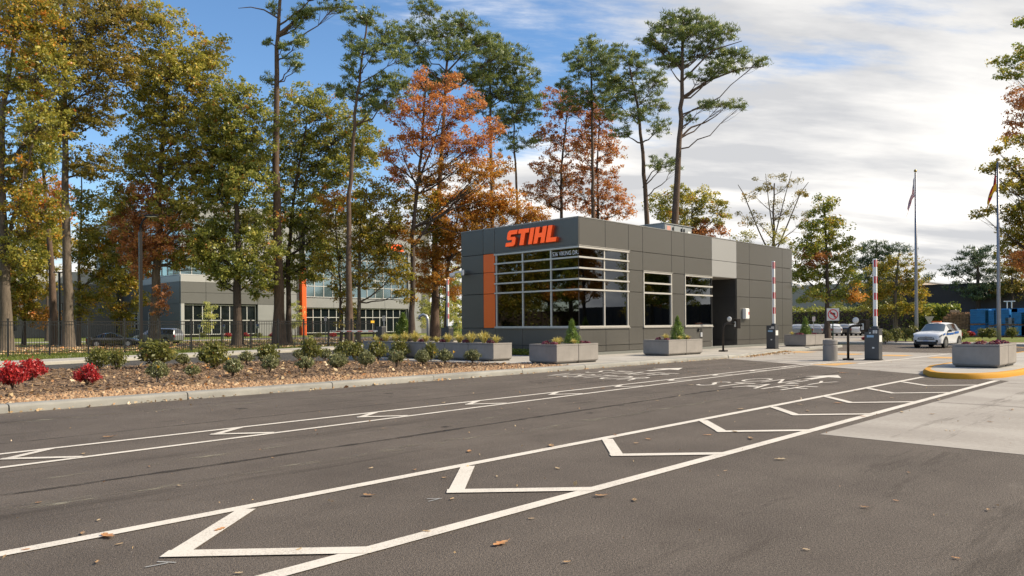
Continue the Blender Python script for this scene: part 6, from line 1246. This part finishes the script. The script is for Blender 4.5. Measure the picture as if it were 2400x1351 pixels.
pw = mat('paint_white', (.70, .71, .72), .25, coat=.6); pblk = mat('paint_black', (.008, .008, .010), .12, coat=1.0, spec=.8); psil = mat('paint_silver', (.30, .31, .32), .3, .6, coat=.6); pgr = mat('paint_grey', (.12, .125, .13), .3, .5, coat=.6); pred = mat('paint_red', (.22, .02, .02), .3, coat=.6); pnav = mat('paint_navy', (.02, .035, .07), .3, coat=.6)
suv = car('suv', 'patrol_car', 'white patrol car with blue side stripe and orange roof light', (46.9, 12.75, 0), R(-3), pw, scale=.86)
bl = mat('stripe_blue', (.01, .10, .38), .35); olm = mat('roof_light_orange', (.80, .16, .02), .3)
for sy in (-1, 1):
    for a, b, z0, z1 in ((.45, .80, .86, .97), (1.05, 2.5, .86, .99), (2.65, 3.5, .92, 1.08)): MB().add([(a, sy * .934, z0), (b, sy * .934, z0 + .04), (b, sy * .934, z1 + .04), (a, sy * .934, z1)], [(0, 1, 2, 3)]).build('blue_stripe', bl, suv)
MB().box(1.95, 2.15, -.30, .30, 1.70, 1.80).build('roof_light', olm, suv, bevel=.03); MB().box(1.80, 1.84, -.08, .06, 1.25, 1.42).build('interior_mirror', trim, suv)
MB().lathe([(.07, 0), (.07, .02)], 14, (-.03, 0, .72), 'x').build('badge', rim, suv)
# cars on the office drive
def on_drive(px, by): return G(px, by)
bs = on_drive(328, 813); car('sedan', 'sedan_car', 'black sedan parked on the drive behind the fence', bs, math.atan2(-rgt.y, -rgt.x) + R(18), pblk, scale=.78)
bv = on_drive(392, 810); car('van', 'minivan', 'silver minivan parked behind the pale oak trunk', BASE(322, 68), math.atan2(rgt.y, rgt.x) + R(-8), psil, scale=.82)
car('sedan', 'parked_car', 'dark red car nose cut by the left edge behind the fence', BASE(-60, 52), math.atan2(rgt.y, rgt.x) + R(180), pred, scale=.9, group='cars in the office car park')
for k, (px, m_, lab) in enumerate(((40, pw, 'white car in the far left car park'), (70, pred, 'red car in the far left car park'), (92, pnav, 'navy car in the far left car park'))): car('sedan', 'parked_car', lab, BASE(px, 150), math.atan2(fwd.y, fwd.x) + .2 * k, m_, detail=False, group='cars in the office car park')
ordn = ['first', 'second', 'third', 'fourth', 'fifth', 'sixth', 'seventh', 'eighth']
base_car = None
for k, (px, m_) in enumerate(((1872, psil), (1893, pnav), (1914, psil), (1935, pgr), (1957, pw), (1978, pblk), (1999, pw), (2022, pblk))):
    lab = ordn[k] + ' parked car from the gatehouse end, in the row before the dark hedge'
    car('sedan', 'parked_car', lab, BASE(px, 88), R(200), m_, detail=False, scale=.95, group='row of parked cars before the dark hedge')

# ------------------------------------------------------------------ fallen leaves
LV = leaf_mat('dry_leaf', [(0, (.26, .11, .04)), (.3, (.46, .29, .14)), (.75, (.60, .46, .27)), (1, (.55, .20, .04))], .15)
def oak_leaf(seed):
    g = np.random.default_rng(seed); pts = []
    n = 7
    for i in range(n): 
        t = i / (n - 1); w_ = (.11 + .20 * math.sin(math.pi * min(1, t * 1.05)) ) * (1.0 if i % 2 else .5); pts.append((t - .5, w_ * (.85 + .3 * g.random())))
    up_ = [(x, y) for x, y in pts]; dn = [(x, -y * .95) for x, y in pts]
    V = []; Fs = []; cu = g.uniform(.15, .7); tw = g.normal(0, .25)
    def Z(x, y): return .04 + cu * (x * x * .6) + cu * 1.3 * y * y + tw * x * y + .02
    for x, y in up_: V.append((x, y, Z(x, y)))
    for x, y in pts: V.append((x, 0, Z(x, 0) - .03))
    for x, y in dn: V.append((x, y, Z(x, y)))
    for i in range(n - 1): Fs += [(i, i + 1, n + i + 1, n + i), (n + i, n + i + 1, 2 * n + i + 1, 2 * n + i)]
    mb = MB(); mb.add(V, Fs); mb.tube([(-.5, 0, Z(-.5, 0) - .03), (-.72, .02, Z(-.5, 0) + .05)], .012, 4); tone = float(g.beta(1.6, 1.6))
    me = mb.mesh('leaf', LV); a = me.attributes.new('tone', 'FLOAT', 'FACE'); a.data.foreach_set('value', np.clip(np.full(len(me.polygons), tone) + g.normal(0, .04, len(me.polygons)), 0, 1).astype(np.float32)); return me
OLV = [oak_leaf(s) for s in range(10)]; rl = random.Random(12)
spec = [(255, 1026, 24), (195, 1065, 14), (280, 1277, 14), (252, 1259, 44), (193, 1252, 20), (515, 1243, 28), (231, 1221, 12), (228, 1320, 14), (870, 1099, 14), (973, 1103, 12), (865, 1163, 28), (1000, 1247, 18), (1060, 1171, 16), (1173, 1276, 44), (1042, 1121, 12), (1100, 1059, 22), (1165, 1118, 10), (1292, 1047, 26), (1307, 1099, 16), (1442, 1021, 12), (1410, 1164, 30), (1487, 1174, 20), (1245, 1217, 10), (1520, 1031, 16), (1492, 1040, 14), (1658, 1021, 18), (1722, 1013, 16), (1760, 1029, 22), (1828, 1078, 24), (2027, 1191, 18), (2316, 1197, 16), (1735, 960, 16), (1874, 949, 14), (1965, 946, 16), (1893, 964, 14), (2022, 977, 14), (2114, 967, 16), (2184, 972, 12), (2218, 1010, 10), (2320, 990, 12), (2372, 962, 14), (2200, 938, 12), (2090, 934, 12), (1976, 875, 24), (2008, 917, 12), (2060, 916, 10), (1620, 903, 12), (1308, 884, 12), (1040, 945, 12), (1413, 912, 12), (1340, 912, 10), (1430, 868, 10), (1628, 876, 10), (2100, 1175, 10), (1700, 1105, 8), (2240, 1340 - 30, 10), (560, 1345, 16), (640, 1075, 10), (420, 1140, 10), (90, 1180, 8), (350, 1095, 10), (1540, 940, 10), (1240, 960, 10), (740, 1010, 10), (900, 1005, 10), (60, 1290, 10), (700, 1290, 10), (1330, 1320, 8), (1890, 1290, 8), (2130, 1110, 8)]
for k, (px, py, w_) in enumerate(spec):
    b = G(px, py, .004); D = b.x * fwd.x + b.y * fwd.y; s = max(.05, w_ * PXM(D) * 1.05)
    if s > .30: s = .22
    onc = py < 1070 and px > 1900
    o = link('fallen_leaf', OLV[k % 10], None, (b.x, b.y, .009), rl.random() * 6.28, (s, s, s * rl.uniform(.6, 1.1)))
    lab, gp = ('dry leaf lying on the pale concrete paving', 'fallen leaves on the concrete') if onc else ('dry curled leaf lying on the dark road', 'fallen leaves on the road')
    if not onc:
        reg = 'in the lane beside the kerb' if b.y > 11.0 else 'between the two far white lines' if b.y > 9.8 else 'in the middle lane' if b.y > 5.85 else 'between the two near white lines' if b.y > 4.15 else 'on the asphalt in front of the nearest white line'
        lab, gp = 'dry curled leaf lying ' + reg, 'fallen leaves ' + reg
    if (px, py) == (1173, 1276): lab = 'large orange lobed leaf on the asphalt at the bottom centre'
    if (px, py) == (252, 1259): lab = 'large tan leaf lying on the white line at the lower left'
    if (px, py) == (1976, 875): lab = 'dark brown curled leaf before the concrete apron edge'
    tag(o, lab, 'leaf', gp)
def litter(n, fx, size, name, lab, seed, m=LV, z=.012):
    g = np.random.default_rng(seed); P = fx(g, n); C = np.column_stack([P, np.full(n, z) + size * .3 * g.random(n)]) if P.shape[1] == 2 else P; Q = leaf_quads(g, C, size, .6, 1.2)
    o = link(name, np_mesh(name, Q.reshape(-1, 3), 4, m, np.clip(g.beta(1.6, 1.6, n), 0, 1))); tag(o, lab, 'leaf litter', kind='stuff')
litter(420, lambda g, n: np.column_stack([g.uniform(-2, 36, n), 15.58 - abs(g.normal(0, .05, n)) + .0]), .07, 'kerb_litter', 'small dry leaves gathered along the foot of the kerb', 3)
litter(260, lambda g, n: np.column_stack([(x := g.uniform(30.5, 37.5, n)), 15.5 + (x - 30.5) * .19 - abs(g.normal(0, .13, n))]), .11, 'corner_litter', 'drift of dry leaves where the kerb sweeps towards the barrier', 4, z=.02)
litter(700, lambda g, n: np.column_stack([g.uniform(-3, 38, n), g.uniform(-2, 15.4, n)]), .026, 'road_flecks', 'tiny leaf fragments scattered over the road', 5)
litter(900, lambda g, n: np.column_stack([g.uniform(-1, 18.4, n), g.uniform(16.2, 28, n)]), .11, 'bed_litter', 'fallen leaves scattered over the shrub bed', 6, z=.15)
litter(9000, lambda g, n: np.column_stack([g.uniform(5, 50, n), 50 + 30 * g.random(n) ** 1.4]), .16, 'lawn_litter', 'fallen leaves scattered over the lawn behind the fence', 7, z=.0)
litter(2500, lambda g, n: np.column_stack([g.uniform(8, 34, n), g.uniform(61, 66, n)]), .18, 'drive_litter', 'brown leaf drift beside the office drive', 8, z=.02)
# grass blades of the nearer verge, below the fence
g = np.random.default_rng(77); n = 42000; x = g.uniform(5, 40, n); ylo = np.interp(x, [0, 6.6, 14.6, 22.6, 30.6, 38], [36.3, 37.1, 39.9, 42.5, 45.2, 48]); y = ylo + (56 - ylo) * g.random(n) ** 1.3
C = np.column_stack([x, y, np.full(n, -.03)]); Q = needle_tris(g, C, .11, .016, 1.6); LM['lawn'] = leaf_mat('blade_lawn', [(0, (.06, .085, .012)), (.5, (.13, .17, .025)), (1, (.26, .24, .06))], .3)
o = link('verge_grass', np_mesh('verge_grass', Q.reshape(-1, 3), 3, LM['lawn'], np.clip(g.normal(.5, .2, n), 0, 1))); tag(o, 'short grass of the verge below the iron fence', 'grass', kind='stuff')
